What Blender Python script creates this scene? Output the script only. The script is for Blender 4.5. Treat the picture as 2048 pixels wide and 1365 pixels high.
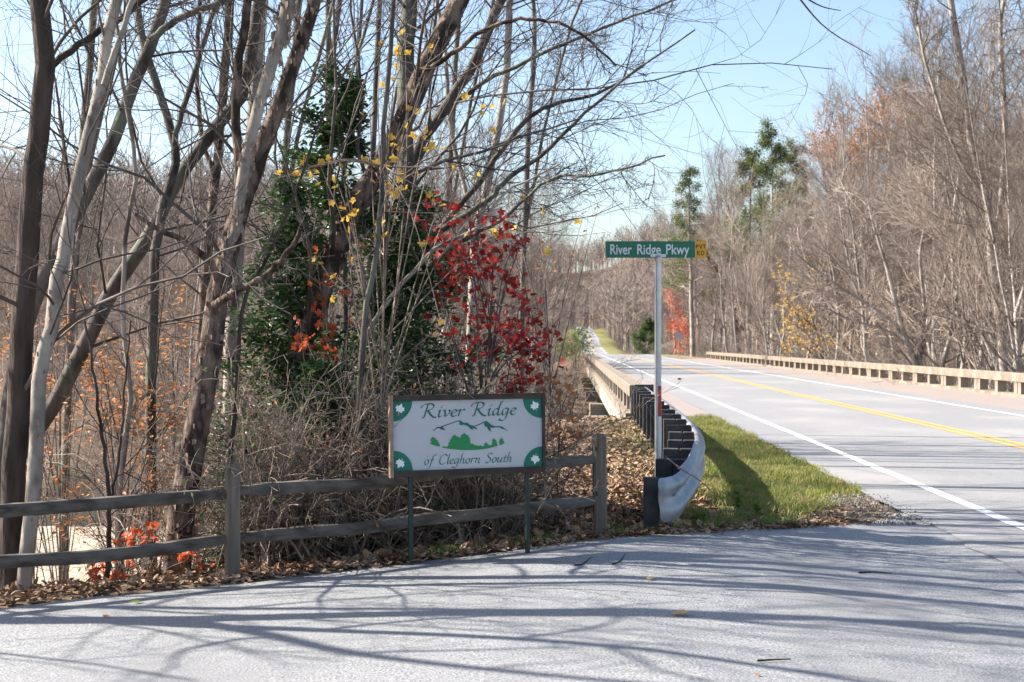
import bpy, math
import numpy as np
from mathutils import Matrix, Vector

# ------------------------------------------------------------------ scene, camera, light
for o in list(bpy.data.objects):
    bpy.data.objects.remove(o)
sc = bpy.context.scene
COL = sc.collection
F, HY, CZ = 2960.0, 685.0, 1.65          # focal length in pixels, horizon row, eye height
cam_d = bpy.data.cameras.new('camera')
cam = bpy.data.objects.new('camera', cam_d)
COL.objects.link(cam)
cam.location = (0, 0, CZ)
cam.rotation_euler = (math.radians(90), 0, 0)
cam_d.sensor_width = 36.0
cam_d.lens = F * 36.0 / 2048
cam_d.shift_y = 2.5 / 2048
cam_d.clip_start = 0.1
cam_d.clip_end = 6000
cam_d.dof.use_dof = True
cam_d.dof.focus_distance = 11.6
cam_d.dof.aperture_fstop = 6.0
sc.camera = cam

SUN_EL, SUN_AZ = math.radians(38), math.radians(-78)   # azimuth from +Y, negative = to the left
world = bpy.data.worlds.new('World')
sc.world = world
world.use_nodes = True
wn = world.node_tree
wn.nodes.clear()
w_out = wn.nodes.new('ShaderNodeOutputWorld')
w_bg = wn.nodes.new('ShaderNodeBackground')
w_sky = wn.nodes.new('ShaderNodeTexSky')
w_sky.sky_type = 'NISHITA'
w_sky.sun_disc = False
w_sky.sun_elevation = SUN_EL
w_sky.sun_rotation = SUN_AZ
w_sky.air_density = 1.0
w_sky.dust_density = 1.6
w_sky.ozone_density = 1.5
w_bg.inputs['Strength'].default_value = 0.085
wn.links.new(w_sky.outputs[0], w_bg.inputs[0])
wn.links.new(w_bg.outputs[0], w_out.inputs[0])

sun_d = bpy.data.lights.new('sun', 'SUN')
sun_d.energy = 5.0
sun_d.angle = math.radians(0.53)
sun_d.color = (1.0, 0.94, 0.85)
sun = bpy.data.objects.new('sun', sun_d)
COL.objects.link(sun)
SUN_DIR = Vector((math.sin(SUN_AZ) * math.cos(SUN_EL), math.cos(SUN_AZ) * math.cos(SUN_EL), math.sin(SUN_EL)))
sun.rotation_euler = SUN_DIR.to_track_quat('Z', 'Y').to_euler()
sun.location = SUN_DIR * 60

sc.view_settings.view_transform = 'Standard'
sc.view_settings.look = 'None'
sc.view_settings.gamma = 1.0
sc.view_settings.use_curve_mapping = False
sc.view_settings.exposure = 1.6

RNG = np.random.default_rng(7)

def P(px, py, d):
    """photo pixel at distance d -> place in the world"""
    return np.array([(px - 1024) / F * d, d, CZ + (HY - py) / F * d])

def sstep(a, b, x):
    t = np.clip((np.asarray(x, float) - a) / (b - a), 0, 1)
    return t * t * (3 - 2 * t)

# ------------------------------------------------------------------ materials
def mat(name, base, rough=0.8, spec=0.3, metal=0.0, second=None, scale=8.0, bump=0.0, bscale=None,
        stretch=(1, 1, 1), detail=6.0, lo=0.35, hi=0.65, third=None, tscale=1.0, trans=0.0, coat=0.0, objrand=0.0):
    m = bpy.data.materials.new(name)
    m.use_nodes = True
    nt = m.node_tree
    b = nt.nodes['Principled BSDF']
    b.inputs['Roughness'].default_value = rough
    b.inputs['Specular IOR Level'].default_value = spec
    b.inputs['Metallic'].default_value = metal
    b.inputs['Coat Weight'].default_value = coat
    col = None
    tc = nt.nodes.new('ShaderNodeTexCoord')
    mp = nt.nodes.new('ShaderNodeMapping')
    mp.inputs['Scale'].default_value = stretch
    nt.links.new(tc.outputs['Object'], mp.inputs[0])
    def noise(s, d=detail):
        n = nt.nodes.new('ShaderNodeTexNoise')
        n.inputs['Scale'].default_value = s
        n.inputs['Detail'].default_value = d
        nt.links.new(mp.outputs[0], n.inputs['Vector'])
        return n
    def mixc(fac, a, c):
        x = nt.nodes.new('ShaderNodeMix')
        x.data_type = 'RGBA'
        nt.links.new(fac, x.inputs[0])
        for k, v in ((6, a), (7, c)):
            if isinstance(v, tuple):
                x.inputs[k].default_value = (*v, 1)
            else:
                nt.links.new(v, x.inputs[k])
        return x.outputs[2]
    def ramp(sock, lo, hi):
        r = nt.nodes.new('ShaderNodeMapRange')
        r.inputs[1].default_value = lo
        r.inputs[2].default_value = hi
        nt.links.new(sock, r.inputs[0])
        return r.outputs[0]
    if second is not None:
        n = noise(scale)
        col = mixc(ramp(n.outputs[0], lo, hi), base, second)
        if third is not None:
            n3 = noise(tscale)
            col = mixc(ramp(n3.outputs[0], 0.52, 0.66), col, third)
    else:
        b.inputs['Base Color'].default_value = (*base, 1)
    if objrand > 0:
        oi = nt.nodes.new('ShaderNodeObjectInfo')
        hs = nt.nodes.new('ShaderNodeHueSaturation')
        mr = nt.nodes.new('ShaderNodeMapRange')
        mr.inputs[3].default_value = 1 - objrand
        mr.inputs[4].default_value = 1 + objrand
        nt.links.new(oi.outputs['Random'], mr.inputs[0])
        nt.links.new(mr.outputs[0], hs.inputs['Value'])
        if col is None:
            hs.inputs['Color'].default_value = (*base, 1)
        else:
            nt.links.new(col, hs.inputs['Color'])
        col = hs.outputs[0]
    if col is not None:
        nt.links.new(col, b.inputs['Base Color'])
    if bump > 0:
        nb = noise(bscale or scale * 3)
        bp = nt.nodes.new('ShaderNodeBump')
        bp.inputs['Strength'].default_value = 1.0
        bp.inputs['Distance'].default_value = bump
        nt.links.new(nb.outputs[0], bp.inputs['Height'])
        nt.links.new(bp.outputs[0], b.inputs['Normal'])
    if trans > 0:      # leaves let light through
        tr = nt.nodes.new('ShaderNodeBsdfTranslucent')
        ms = nt.nodes.new('ShaderNodeMixShader')
        ms.inputs[0].default_value = trans
        if col is not None:
            nt.links.new(col, tr.inputs[0])
        else:
            tr.inputs[0].default_value = (*base, 1)
        nt.links.new(b.outputs[0], ms.inputs[1])
        nt.links.new(tr.outputs[0], ms.inputs[2])
        nt.links.new(ms.outputs[0], nt.nodes['Material Output'].inputs[0])
    return m

M = {}
M['bark_dark'] = mat('bark_dark', (0.03, 0.023, 0.019), 0.9, 0.2, second=(0.09, 0.07, 0.06), scale=9, bump=0.03, bscale=22, stretch=(1, 1, 0.22))
M['bark_grey'] = mat('bark_grey', (0.05, 0.043, 0.038), 0.9, 0.2, second=(0.15, 0.13, 0.115), scale=7, bump=0.015, bscale=25, stretch=(1, 1, 0.35), third=(0.17, 0.19, 0.14), tscale=3)
M['bark_pale'] = mat('bark_pale', (0.20, 0.17, 0.142), 0.85, 0.25, second=(0.40, 0.35, 0.30), scale=5, bump=0.012, bscale=18, stretch=(1, 1, 0.6), third=(0.10, 0.08, 0.065), tscale=4)
M['bark_peel'] = mat('bark_peel', (0.04, 0.028, 0.022), 0.9, 0.2, second=(0.21, 0.155, 0.122), scale=11, bump=0.05, bscale=14, stretch=(1, 1, 0.4), lo=0.42, hi=0.62)
M['bark_flake'] = mat('bark_flake', (0.38, 0.30, 0.24), 0.8, 0.2, second=(0.16, 0.11, 0.085), scale=20, trans=0.25)
M['twig'] = mat('twig', (0.055, 0.043, 0.037), 0.8, 0.3, second=(0.15, 0.125, 0.11), scale=3, objrand=0.2)
M['twig_light'] = mat('twig_light', (0.10, 0.07, 0.05), 0.75, 0.3, second=(0.36, 0.285, 0.225), scale=4, objrand=0.2)
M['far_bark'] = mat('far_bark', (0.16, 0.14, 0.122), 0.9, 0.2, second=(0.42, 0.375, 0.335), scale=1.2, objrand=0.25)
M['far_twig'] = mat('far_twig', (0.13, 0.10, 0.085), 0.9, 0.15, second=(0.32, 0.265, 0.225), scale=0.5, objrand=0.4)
M['holly'] = mat('holly', (0.022, 0.055, 0.018), 0.36, 0.45, second=(0.085, 0.16, 0.045), scale=6, trans=0.22)
M['red_leaf'] = mat('red_leaf', (0.20, 0.012, 0.016), 0.45, 0.4, second=(0.42, 0.035, 0.022), scale=5, trans=0.4)
M['orange_leaf'] = mat('orange_leaf', (0.40, 0.13, 0.04), 0.5, 0.35, second=(0.56, 0.28, 0.12), scale=5, trans=0.4)
M['scarlet_leaf'] = mat('scarlet_leaf', (0.55, 0.07, 0.03), 0.5, 0.35, second=(0.62, 0.16, 0.05), scale=4, trans=0.45)
M['yellow_leaf'] = mat('yellow_leaf', (0.62, 0.36, 0.04), 0.5, 0.35, second=(0.70, 0.46, 0.08), scale=4, trans=0.45)
M['litter'] = mat('litter', (0.20, 0.115, 0.065), 0.75, 0.25, second=(0.40, 0.27, 0.17), scale=2.2, lo=0.4, hi=0.6, third=(0.10, 0.055, 0.035), tscale=5)
M['grass'] = mat('grass', (0.10, 0.15, 0.03), 0.6, 0.3, second=(0.33, 0.31, 0.09), scale=2.5, trans=0.35, third=(0.34, 0.27, 0.13), tscale=3.5)
M['weed'] = mat('weed', (0.10, 0.19, 0.035), 0.6, 0.3, second=(0.24, 0.30, 0.08), scale=4, trans=0.35)
M['pine'] = mat('pine', (0.09, 0.12, 0.04), 0.7, 0.3, second=(0.20, 0.22, 0.08), scale=0.6, trans=0.2)
M['shrub_green'] = mat('shrub_green', (0.05, 0.10, 0.03), 0.7, 0.3, second=(0.11, 0.16, 0.05), scale=1, trans=0.2)
M['fence'] = mat('fence', (0.055, 0.044, 0.035), 0.85, 0.2, second=(0.15, 0.125, 0.105), scale=14, bump=0.012, bscale=26, stretch=(0.10, 0.7, 1), third=(0.13, 0.125, 0.115), tscale=5)
M['fence_post'] = mat('fence_post', (0.095, 0.077, 0.06), 0.85, 0.2, second=(0.24, 0.20, 0.16), scale=16, bump=0.01, bscale=30, stretch=(1, 1, 0.08), third=(0.09, 0.075, 0.06), tscale=3)
M['frame'] = mat('frame', (0.022, 0.014, 0.011), 0.55, 0.4, second=(0.045, 0.03, 0.022), scale=10)
M['frame_lit'] = mat('frame_lit', (0.23, 0.15, 0.11), 0.7, 0.3, second=(0.32, 0.22, 0.17), scale=14)  # frame brown lightened, sunlight on the left edge put into the colour
M['panel'] = mat('panel', (0.44, 0.447, 0.465), 0.5, 0.4, second=(0.49, 0.497, 0.51), scale=2.5)
M['sign_green'] = mat('sign_green', (0.008, 0.15, 0.10), 0.5, 0.35)
M['sign_text'] = mat('sign_text', (0.012, 0.12, 0.09), 0.5, 0.35)
M['tree_green'] = mat('tree_green', (0.02, 0.22, 0.07), 0.5, 0.35)
M['leaf_white'] = mat('leaf_white', (0.76, 0.77, 0.75), 0.5, 0.35)
M['post_green'] = mat('post_green', (0.008, 0.022, 0.018), 0.45, 0.5)
M['street_green'] = mat('street_green', (0.004, 0.15, 0.085), 0.35, 0.5)
M['street_white'] = mat('street_white', (0.72, 0.76, 0.76), 0.4, 0.5)
M['street_yellow'] = mat('street_yellow', (0.75, 0.36, 0.01), 0.4, 0.5)
M['street_black'] = mat('street_black', (0.02, 0.018, 0.012), 0.5, 0.4)
M['galv'] = mat('galv', (0.42, 0.45, 0.48), 0.35, 0.5, metal=0.85, second=(0.56, 0.58, 0.60), scale=12)
M['galv_rail'] = mat('galv_rail', (0.24, 0.26, 0.28), 0.5, 0.5, metal=0.45, second=(0.36, 0.38, 0.40), scale=6, third=(0.26, 0.19, 0.13), tscale=2.6, bump=0.004, bscale=5)
M['tape_red'] = mat('tape_red', (0.42, 0.012, 0.015), 0.4, 0.5)
M['tape_white'] = mat('tape_white', (0.62, 0.64, 0.65), 0.4, 0.5)
M['rail_post'] = mat('rail_post', (0.035, 0.036, 0.042), 0.8, 0.3, second=(0.075, 0.072, 0.075), scale=8, bump=0.004)
M['concrete'] = mat('concrete', (0.16, 0.13, 0.10), 0.9, 0.2, second=(0.26, 0.215, 0.172), scale=1.6, bump=0.01, bscale=20, third=(0.24, 0.20, 0.16), tscale=0.8)
M['concrete_dark'] = mat('concrete_dark', (0.27, 0.24, 0.20), 0.9, 0.2, second=(0.40, 0.36, 0.30), scale=2, bump=0.01, third=(0.14, 0.12, 0.10), tscale=1.3)
M['paint_white'] = mat('paint_white', (0.66, 0.66, 0.65), 0.6, 0.35, second=(0.30, 0.29, 0.28), scale=16, lo=0.52, hi=0.70, detail=9)
M['paint_yellow'] = mat('paint_yellow', (0.62, 0.33, 0.045), 0.6, 0.35, second=(0.30, 0.26, 0.19), scale=14, lo=0.50, hi=0.70, detail=9)
M['gravel'] = mat('gravel', (0.12, 0.11, 0.10), 0.9, 0.2, second=(0.30, 0.28, 0.25), scale=14)
M['tan_leaf'] = mat('tan_leaf', (0.44, 0.27, 0.13), 0.7, 0.3, second=(0.58, 0.40, 0.22), scale=8, trans=0.2)
M['water'] = mat('water', (0.045, 0.05, 0.04), 0.08, 0.5, bump=0.01, bscale=2.0)

def asphalt(name, dark, light, speck, wear, wscale):
    m = bpy.data.materials.new(name)
    m.use_nodes = True
    nt = m.node_tree
    b = nt.nodes['Principled BSDF']
    b.inputs['Roughness'].default_value = 0.68
    b.inputs['Specular IOR Level'].default_value = 0.45
    tc = nt.nodes.new('ShaderNodeTexCoord')
    def noise(s, d, st=(1, 1, 1)):
        mp = nt.nodes.new('ShaderNodeMapping')
        mp.inputs['Scale'].default_value = st
        nt.links.new(tc.outputs['Object'], mp.inputs[0])
        n = nt.nodes.new('ShaderNodeTexNoise')
        n.inputs['Scale'].default_value = s
        n.inputs['Detail'].default_value = d
        nt.links.new(mp.outputs[0], n.inputs[0])
        return n.outputs[0]
    def rng(s, a, c):
        r = nt.nodes.new('ShaderNodeMapRange')
        r.inputs[1].default_value = a
        r.inputs[2].default_value = c
        nt.links.new(s, r.inputs[0])
        return r.outputs[0]
    def mix(f, a, c):
        x = nt.nodes.new('ShaderNodeMix')
        x.data_type = 'RGBA'
        nt.links.new(f, x.inputs[0])
        for k, v in ((6, a), (7, c)):
            if isinstance(v, tuple):
                x.inputs[k].default_value = (*v, 1)
            else:
                nt.links.new(v, x.inputs[k])
        return x.outputs[2]
    fine = noise(75, 3)
    c1 = mix(rng(fine, 0.36, 0.64), dark, light)
    vo = nt.nodes.new('ShaderNodeTexVoronoi')
    vo.inputs['Scale'].default_value = 60
    nt.links.new(tc.outputs['Object'], vo.inputs['Vector'])
    c2 = mix(rng(vo.outputs['Distance'], 0.22, 0.10), c1, speck)
    big = noise(wscale, 5, (1, 0.5, 1))
    c3 = mix(rng(big, 0.50, 0.72), c2, wear)
    nt.links.new(c3, b.inputs['Base Color'])
    bp = nt.nodes.new('ShaderNodeBump')
    bp.inputs['Distance'].default_value = 0.006
    nt.links.new(fine, bp.inputs['Height'])
    nt.links.new(bp.outputs[0], b.inputs['Normal'])
    return m
M['drive'] = asphalt('drive', (0.125, 0.127, 0.132), (0.30, 0.30, 0.305), (0.38, 0.38, 0.38), (0.165, 0.165, 0.17), 0.7)
M['road'] = asphalt('road', (0.14, 0.138, 0.14), (0.29, 0.285, 0.285), (0.42, 0.41, 0.40), (0.30, 0.28, 0.27), 0.35)
M['deck'] = asphalt('deck', (0.19, 0.155, 0.135), (0.33, 0.275, 0.245), (0.40, 0.35, 0.31), (0.30, 0.23, 0.195), 0.3)

# ground colours come from a colour attribute (sand, litter, grass), grain from noise
gm = bpy.data.materials.new('ground')
gm.use_nodes = True
nt = gm.node_tree
gb = nt.nodes['Principled BSDF']
gb.inputs['Roughness'].default_value = 0.95
gb.inputs['Specular IOR Level'].default_value = 0.15
ga = nt.nodes.new('ShaderNodeAttribute')
ga.attribute_name = 'soil'
gtc = nt.nodes.new('ShaderNodeTexCoord')
gn = nt.nodes.new('ShaderNodeTexNoise')
gn.inputs['Scale'].default_value = 9
gn.inputs['Detail'].default_value = 8
nt.links.new(gtc.outputs['Object'], gn.inputs[0])
gr = nt.nodes.new('ShaderNodeMapRange')
gr.inputs[1].default_value = 0.3
gr.inputs[2].default_value = 0.7
gr.inputs[3].default_value = 0.5
gr.inputs[4].default_value = 1.45
nt.links.new(gn.outputs[0], gr.inputs[0])
gh = nt.nodes.new('ShaderNodeHueSaturation')
nt.links.new(ga.outputs['Color'], gh.inputs['Color'])
nt.links.new(gr.outputs[0], gh.inputs['Value'])
nt.links.new(gh.outputs[0], gb.inputs['Base Color'])
gbp = nt.nodes.new('ShaderNodeBump')
gbp.inputs['Distance'].default_value = 0.06
nt.links.new(gn.outputs[0], gbp.inputs['Height'])
nt.links.new(gbp.outputs[0], gb.inputs['Normal'])
M['ground'] = gm

# ------------------------------------------------------------------ mesh helpers
def mesh_np(name, V, Fs, smooth=False):
    """V (n,3); Fs: list of int arrays (m,k)"""
    V = np.ascontiguousarray(V, dtype=np.float32)
    me = bpy.data.meshes.new(name)
    me.vertices.add(len(V))
    me.vertices.foreach_set('co', V.ravel())
    Fs = [np.asarray(f, dtype=np.int32) for f in Fs if len(f)]
    loops = np.concatenate([f.ravel() for f in Fs])
    sizes = np.concatenate([np.full(len(f), f.shape[1], np.int32) for f in Fs])
    starts = np.concatenate(([0], np.cumsum(sizes)[:-1])).astype(np.int32)
    me.loops.add(len(loops))
    me.loops.foreach_set('vertex_index', loops)
    me.polygons.add(len(sizes))
    me.polygons.foreach_set('loop_start', starts)
    me.update(calc_edges=True)
    me.polygons.foreach_set('use_smooth', np.full(len(sizes), bool(smooth)))
    return me

def link(name, me, m=None, parent=None, loc=None):
    o = bpy.data.objects.new(name, me)
    COL.objects.link(o)
    if m is not None and me is not None and len(me.materials) == 0:
        me.materials.append(M[m] if isinstance(m, str) else m)
    if parent is not None:
        o.parent = parent
    if loc is not None:
        o.location = loc
    return o

def tag(o, label=None, cat=None, group=None, kind=None):
    if label: o['label'] = label
    if cat: o['category'] = cat
    if group: o['group'] = group
    if kind: o['kind'] = kind
    return o

def thing(name, label, cat, loc=(0, 0, 0), group=None):
    o = bpy.data.objects.new(name, None)
    o.empty_display_size = 0.2
    COL.objects.link(o)
    o.location = loc
    return tag(o, label, cat, group)

class MB:
    """collects shapes into one mesh"""
    def __init__(s): s.v, s.f, s.n = [], [], 0
    def add(s, V, Fs):
        V = np.asarray(V, float).reshape(-1, 3)
        s.v.append(V)
        for f in Fs:
            f = np.asarray(f, int)
            if len(f): s.f.append(f + s.n)
        s.n += len(V)
        return s
    def box(s, c, size, rz=0.0, bev=0.0):
        c = np.asarray(c, float); h = np.asarray(size, float) / 2
        if bev <= 0:
            V = np.array([[x, y, z] for z in (-1, 1) for y in (-1, 1) for x in (-1, 1)], float) * h
            Fq = [[0, 2, 3, 1], [4, 5, 7, 6], [0, 1, 5, 4], [2, 6, 7, 3], [0, 4, 6, 2], [1, 3, 7, 5]]
            Fs = [np.array(Fq)]
        else:   # bevelled along the vertical edges and round the top
            b = bev
            def ring(hx, hy, z):
                return [[hx - b, -hy, z], [hx, -hy + b, z], [hx, hy - b, z], [hx - b, hy, z], [-hx + b, hy, z], [-hx, hy - b, z], [-hx, -hy + b, z], [-hx + b, -hy, z]]
            V = np.array(ring(h[0], h[1], -h[2]) + ring(h[0], h[1], h[2] - b) + ring(h[0] - b, h[1] - b, h[2]), float)
            q = [[k * 8 + i, k * 8 + (i + 1) % 8, k * 8 + 8 + (i + 1) % 8, k * 8 + 8 + i] for k in (0, 1) for i in range(8)]
            Fs = [np.array(q), np.array([[16 + i for i in range(8)], [7 - i for i in range(8)]])]
        ca, sa = math.cos(rz), math.sin(rz)
        R = np.array([[ca, -sa, 0], [sa, ca, 0], [0, 0, 1]])
        return s.add(V @ R.T + c, Fs)
    def mesh(s, name, smooth=False):
        by = {}
        for f in s.f: by.setdefault(f.shape[1], []).append(f)
        return mesh_np(name, np.concatenate(s.v), [np.concatenate(x) for x in by.values()], smooth)
    def build(s, name, m, parent=None, smooth=False, loc=None):
        return link(name, s.mesh(name, smooth), m, parent, loc)

def unit(v): return v / np.maximum(np.linalg.norm(v, axis=-1, keepdims=True), 1e-9)

def tubes(Pt, R, sides):
    """Pt (m,n,3), R (m,n) -> verts, quads"""
    m, n, _ = Pt.shape
    T = np.gradient(Pt, axis=1)
    T = unit(T)
    mean = unit(T.mean(axis=1))
    ref = np.where(np.abs(mean[:, 2:3]) < 0.8, np.array([[0, 0, 1.0]]), np.array([[1.0, 0.2, 0]]))[:, None, :]
    U = unit(np.cross(T, np.broadcast_to(ref, T.shape)))
    Vv = np.cross(T, U)
    a = np.arange(sides) * 2 * math.pi / sides
    V = Pt[:, :, None, :] + R[:, :, None, None] * (U[:, :, None, :] * np.cos(a)[None, None, :, None] + Vv[:, :, None, :] * np.sin(a)[None, None, :, None])
    idx = np.arange(m * n * sides).reshape(m, n, sides)
    nx = np.roll(idx, -1, axis=2)
    Q = np.stack([idx[:, :-1], nx[:, :-1], nx[:, 1:], idx[:, 1:]], axis=-1).reshape(-1, 4)
    return V.reshape(-1, 3), Q

def catmull(pts, n):
    pts = np.asarray(pts, float)
    if len(pts) < 3:
        t = np.linspace(0, 1, n)[:, None]
        return pts[0] * (1 - t) + pts[-1] * t
    p = np.vstack([2 * pts[0] - pts[1], pts, 2 * pts[-1] - pts[-2]])
    seg = np.linspace(0, len(pts) - 1 - 1e-6, n)
    i = seg.astype(int); t = (seg - i)[:, None]
    a, b, c, d = p[i], p[i + 1], p[i + 2], p[i + 3]
    return 0.5 * (2 * b + (c - a) * t + (2 * a - 5 * b + 4 * c - d) * t ** 2 + (3 * b - a - 3 * c + d) * t ** 3)

def spawn(Pt, R, K, rng, t0=0.2, t1=1.0, ang=(35, 65), lenf=(0.4, 0.7), rf=0.55, n=5, up=0.2, wig=0.12, rmin=0.003, taper=0.25, flat=0.0, lens=None):
    """K side shoots on every parent polyline"""
    m, N, _ = Pt.shape
    seglen = np.linalg.norm(np.diff(Pt, axis=1), axis=2)
    L = seglen.sum(axis=1) if lens is None else lens
    t = (t0 + (t1 - t0) * (np.arange(K)[None, :] + rng.random((m, K))) / K)
    x = t * (N - 1); i = np.minimum(x.astype(int), N - 2); fr = (x - i)[..., None]
    r_ = np.arange(m)[:, None]
    S = Pt[r_, i] * (1 - fr) + Pt[r_, i + 1] * fr
    T = unit(Pt[r_, i + 1] - Pt[r_, i])
    Rs = R[r_, i] * (1 - fr[..., 0]) + R[r_, i + 1] * fr[..., 0]
    rnd = rng.normal(size=(m, K, 3)); rnd[..., 2] *= (1 - flat)
    perp = unit(rnd - (rnd * T).sum(-1, keepdims=True) * T)
    A = np.radians(ang[0] + (ang[1] - ang[0]) * rng.random((m, K)))[..., None]
    D = T * np.cos(A) + perp * np.sin(A)
    ln = L[:, None] * (lenf[0] + (lenf[1] - lenf[0]) * rng.random((m, K))) * (1.15 - 0.6 * t)
    r0 = np.maximum(Rs * rf, rmin)
    S, D, ln, r0 = S.reshape(-1, 3), D.reshape(-1, 3), ln.ravel(), r0.ravel()
    out = np.zeros((m * K, n, 3)); out[:, 0] = S
    cur = D
    st = (ln / (n - 1))[:, None]
    for k in range(1, n):
        cur = unit(cur + rng.normal(size=cur.shape) * wig + np.array([0, 0, up]) / (n - 1))
        out[:, k] = out[:, k - 1] + cur * st
    tt = np.linspace(0, 1, n)[None, :]
    RR = np.maximum(r0[:, None] * (1 - (1 - taper) * tt), rmin * 0.6)
    return out, RR

def batch_mesh(batches, name, smooth=True):
    mb = MB()
    for Pt, R, s in batches:
        if len(Pt):
            V, Q = tubes(Pt, R, s)
            mb.add(V, [Q])
    return mb.mesh(name, smooth)

def rand_rot(n, rng, flat=0.0):
    """random orientation matrices (n,3,3); flat=1 keeps leaves lying level"""
    z = rng.normal(size=(n, 3)); z[:, 2] = np.abs(z[:, 2]) + flat * 4
    z = unit(z)
    x = rng.normal(size=(n, 3)); x = unit(x - (x * z).sum(1, keepdims=True) * z)
    y = np.cross(z, x)
    return np.stack([x, y, z], axis=2)

def leaf_shape(kind):
    if kind == 'oval':      # folded along the midrib
        V = np.array([[0, 0, 0], [0.5, 0, -0.05], [1, 0, 0.05], [0.35, 0.26, 0.07], [0.75, 0.2, 0.1], [0.35, -0.26, 0.07], [0.75, -0.2, 0.1]])
        Fs = [np.array([[0, 1, 4, 3], [0, 5, 6, 1]]), np.array([[1, 2, 4], [1, 6, 2]])]
    elif kind == 'simple':
        V = np.array([[0, 0, 0], [0.5, 0.27, 0.1], [1, 0, 0], [0.5, -0.27, 0.1]])
        Fs = [np.array([[0, 2, 1], [0, 3, 2]])]
    else:                   # lobed maple leaf
        out = [(0, 0), (0.12, -0.32), (0.33, -0.27), (0.4, -0.52), (0.62, -0.42), (0.66, -0.18), (1.0, 0), (0.66, 0.18), (0.62, 0.42), (0.4, 0.52), (0.33, 0.27), (0.12, 0.32)]
        V = np.array([[x, y, 0.10 * abs(y) + 0.12 * x * x] for x, y in out] + [[0.4, 0, 0.0]])
        Fs = [np.array([[12, i, (i + 1) % 12] for i in range(12)])]
    return V, Fs

def leaf_batch(pos, size, kind, rng, flat=0.0):
    V, Fs = leaf_shape(kind)
    n = len(pos)
    Rm = rand_rot(n, rng, flat)
    s = np.broadcast_to(np.asarray(size, float), (n,)) * (0.7 + 0.6 * rng.random(n))
    W = np.einsum('nij,kj->nki', Rm, V) * s[:, None, None] + pos[:, None, :]
    off = (np.arange(n) * len(V))[:, None, None]
    return W.reshape(-1, 3), [(f[None] + off).reshape(-1, f.shape[1]) for f in Fs]

LEAF_ME = {}
def put_leaves(parent, pos, size, kind, m, rng, single=0, name='leaf', flat=0.0):
    """the first `single` leaves are objects of their own, the rest one part"""
    if single:
        key = (kind, m)
        if key not in LEAF_ME:
            V, Fs = leaf_shape(kind)
            LEAF_ME[key] = mesh_np('leaf', V, Fs)
            LEAF_ME[key].materials.append(M[m])
        Rm = rand_rot(single, rng, flat)
        for i in range(min(single, len(pos))):
            o = bpy.data.objects.new(name, LEAF_ME[key])
            COL.objects.link(o); o.parent = parent
            s = size * (0.75 + 0.5 * rng.random())
            p = pos[i] - np.array(parent.location)
            mw = Matrix(Rm[i].tolist()).to_4x4() @ Matrix.Scale(s, 4)
            mw.translation = Vector(p)
            o.matrix_basis = mw
    rest = pos[single:]
    if len(rest):
        V, Fs = leaf_batch(rest - np.array(parent.location), size, kind, rng, flat)
        o = link('foliage', mesh_np('foliage', V, Fs), m, parent)
        o['kind'] = 'stuff'

# ------------------------------------------------------------------ the lie of the land
RK = 0.0392                                     # the road runs ahead and slightly right
def roadz(Y):
    return np.interp(Y, [-50, 200, 235, 270, 310, 360, 420, 500, 560, 700, 850, 1000], [0, 0, -0.5, -1.6, -2.6, -2.5, -1.45, 0.1, 3.2, 7.6, 10.6, 12])
def G(X):
    return np.interp(X, [-12, -4.6, -1.9, 0.7, 1.8, 3.3], [-0.12, -0.07, 0.0, 0.105, 0.09, 0.0])
def fence_y(X): return 10.3 + (X + 1.945) * 0.567
def crest_l(Y): return np.interp(Y, [11, 12, 14, 20, 33], [0.2, 0.25, 0.35, 0.55, 0.75])
def land(X, Y):
    X = np.asarray(X, float); Y = np.asarray(Y, float)
    L = X - RK * Y
    zr = roadz(Y)
    near = np.where(Y < 30, G(X) * (1 - sstep(18, 30, Y)), 0.0)
    valley = np.interp(Y, [32.5, 38, 42, 46, 68, 73, 128, 142], [0, 2.6, 3.2, 4.6, 4.6, 3.2, 2.6, 0])
    zin = zr + near - valley
    # natural ground on the left
    nl = -np.interp(Y, [8, 12, 40, 46, 68, 74, 95], [3.0, 3.2, 3.3, 4.7, 4.7, 2.6, 2.0])
    nl = nl + 20 * sstep(95, 290, Y) * sstep(-2, -55, L) + 1.0 * np.sin(X * 0.07 + 1.3) * np.cos(Y * 0.05) * sstep(75, 120, Y)
    nr = -2.4 + 17 * sstep(110, 260, Y) * sstep(16, 70, L) + 0.6 * np.sin(X * 0.09) * np.cos(Y * 0.06)
    far = 50 * sstep(560, 1050, Y) * (0.8 + 0.25 * np.sin(X * 0.006 + 0.6) + 0.08 * np.sin(X * 0.021))
    nl = nl + far; nr = nr + far
    d1 = (Y - fence_y(X) - 0.05) * 0.87
    d2 = crest_l(Y) - L
    sl = np.minimum(d1, d2)
    sr = L - np.where(Y < 30, 12.0, 14.3)
    left = sl > 0
    s = np.where(left, sl, np.maximum(sr, 0)) + np.maximum(0, Y - 900) * 0.8
    N = np.where(L < 7, nl, nr)
    s = np.maximum(s, 0)
    f = 0.08 * np.minimum(s, 0.9) + 0.5 * np.maximum(s - 0.9, 0)
    dz = N - zin
    return zin + np.sign(dz) * np.minimum(np.abs(dz), f)
def Z(x, y): return float(land(x, y))
def sdist(X, Y):
    return np.minimum((Y - fence_y(X) - 0.05) * 0.87, crest_l(Y) - (X - RK * Y))

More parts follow.
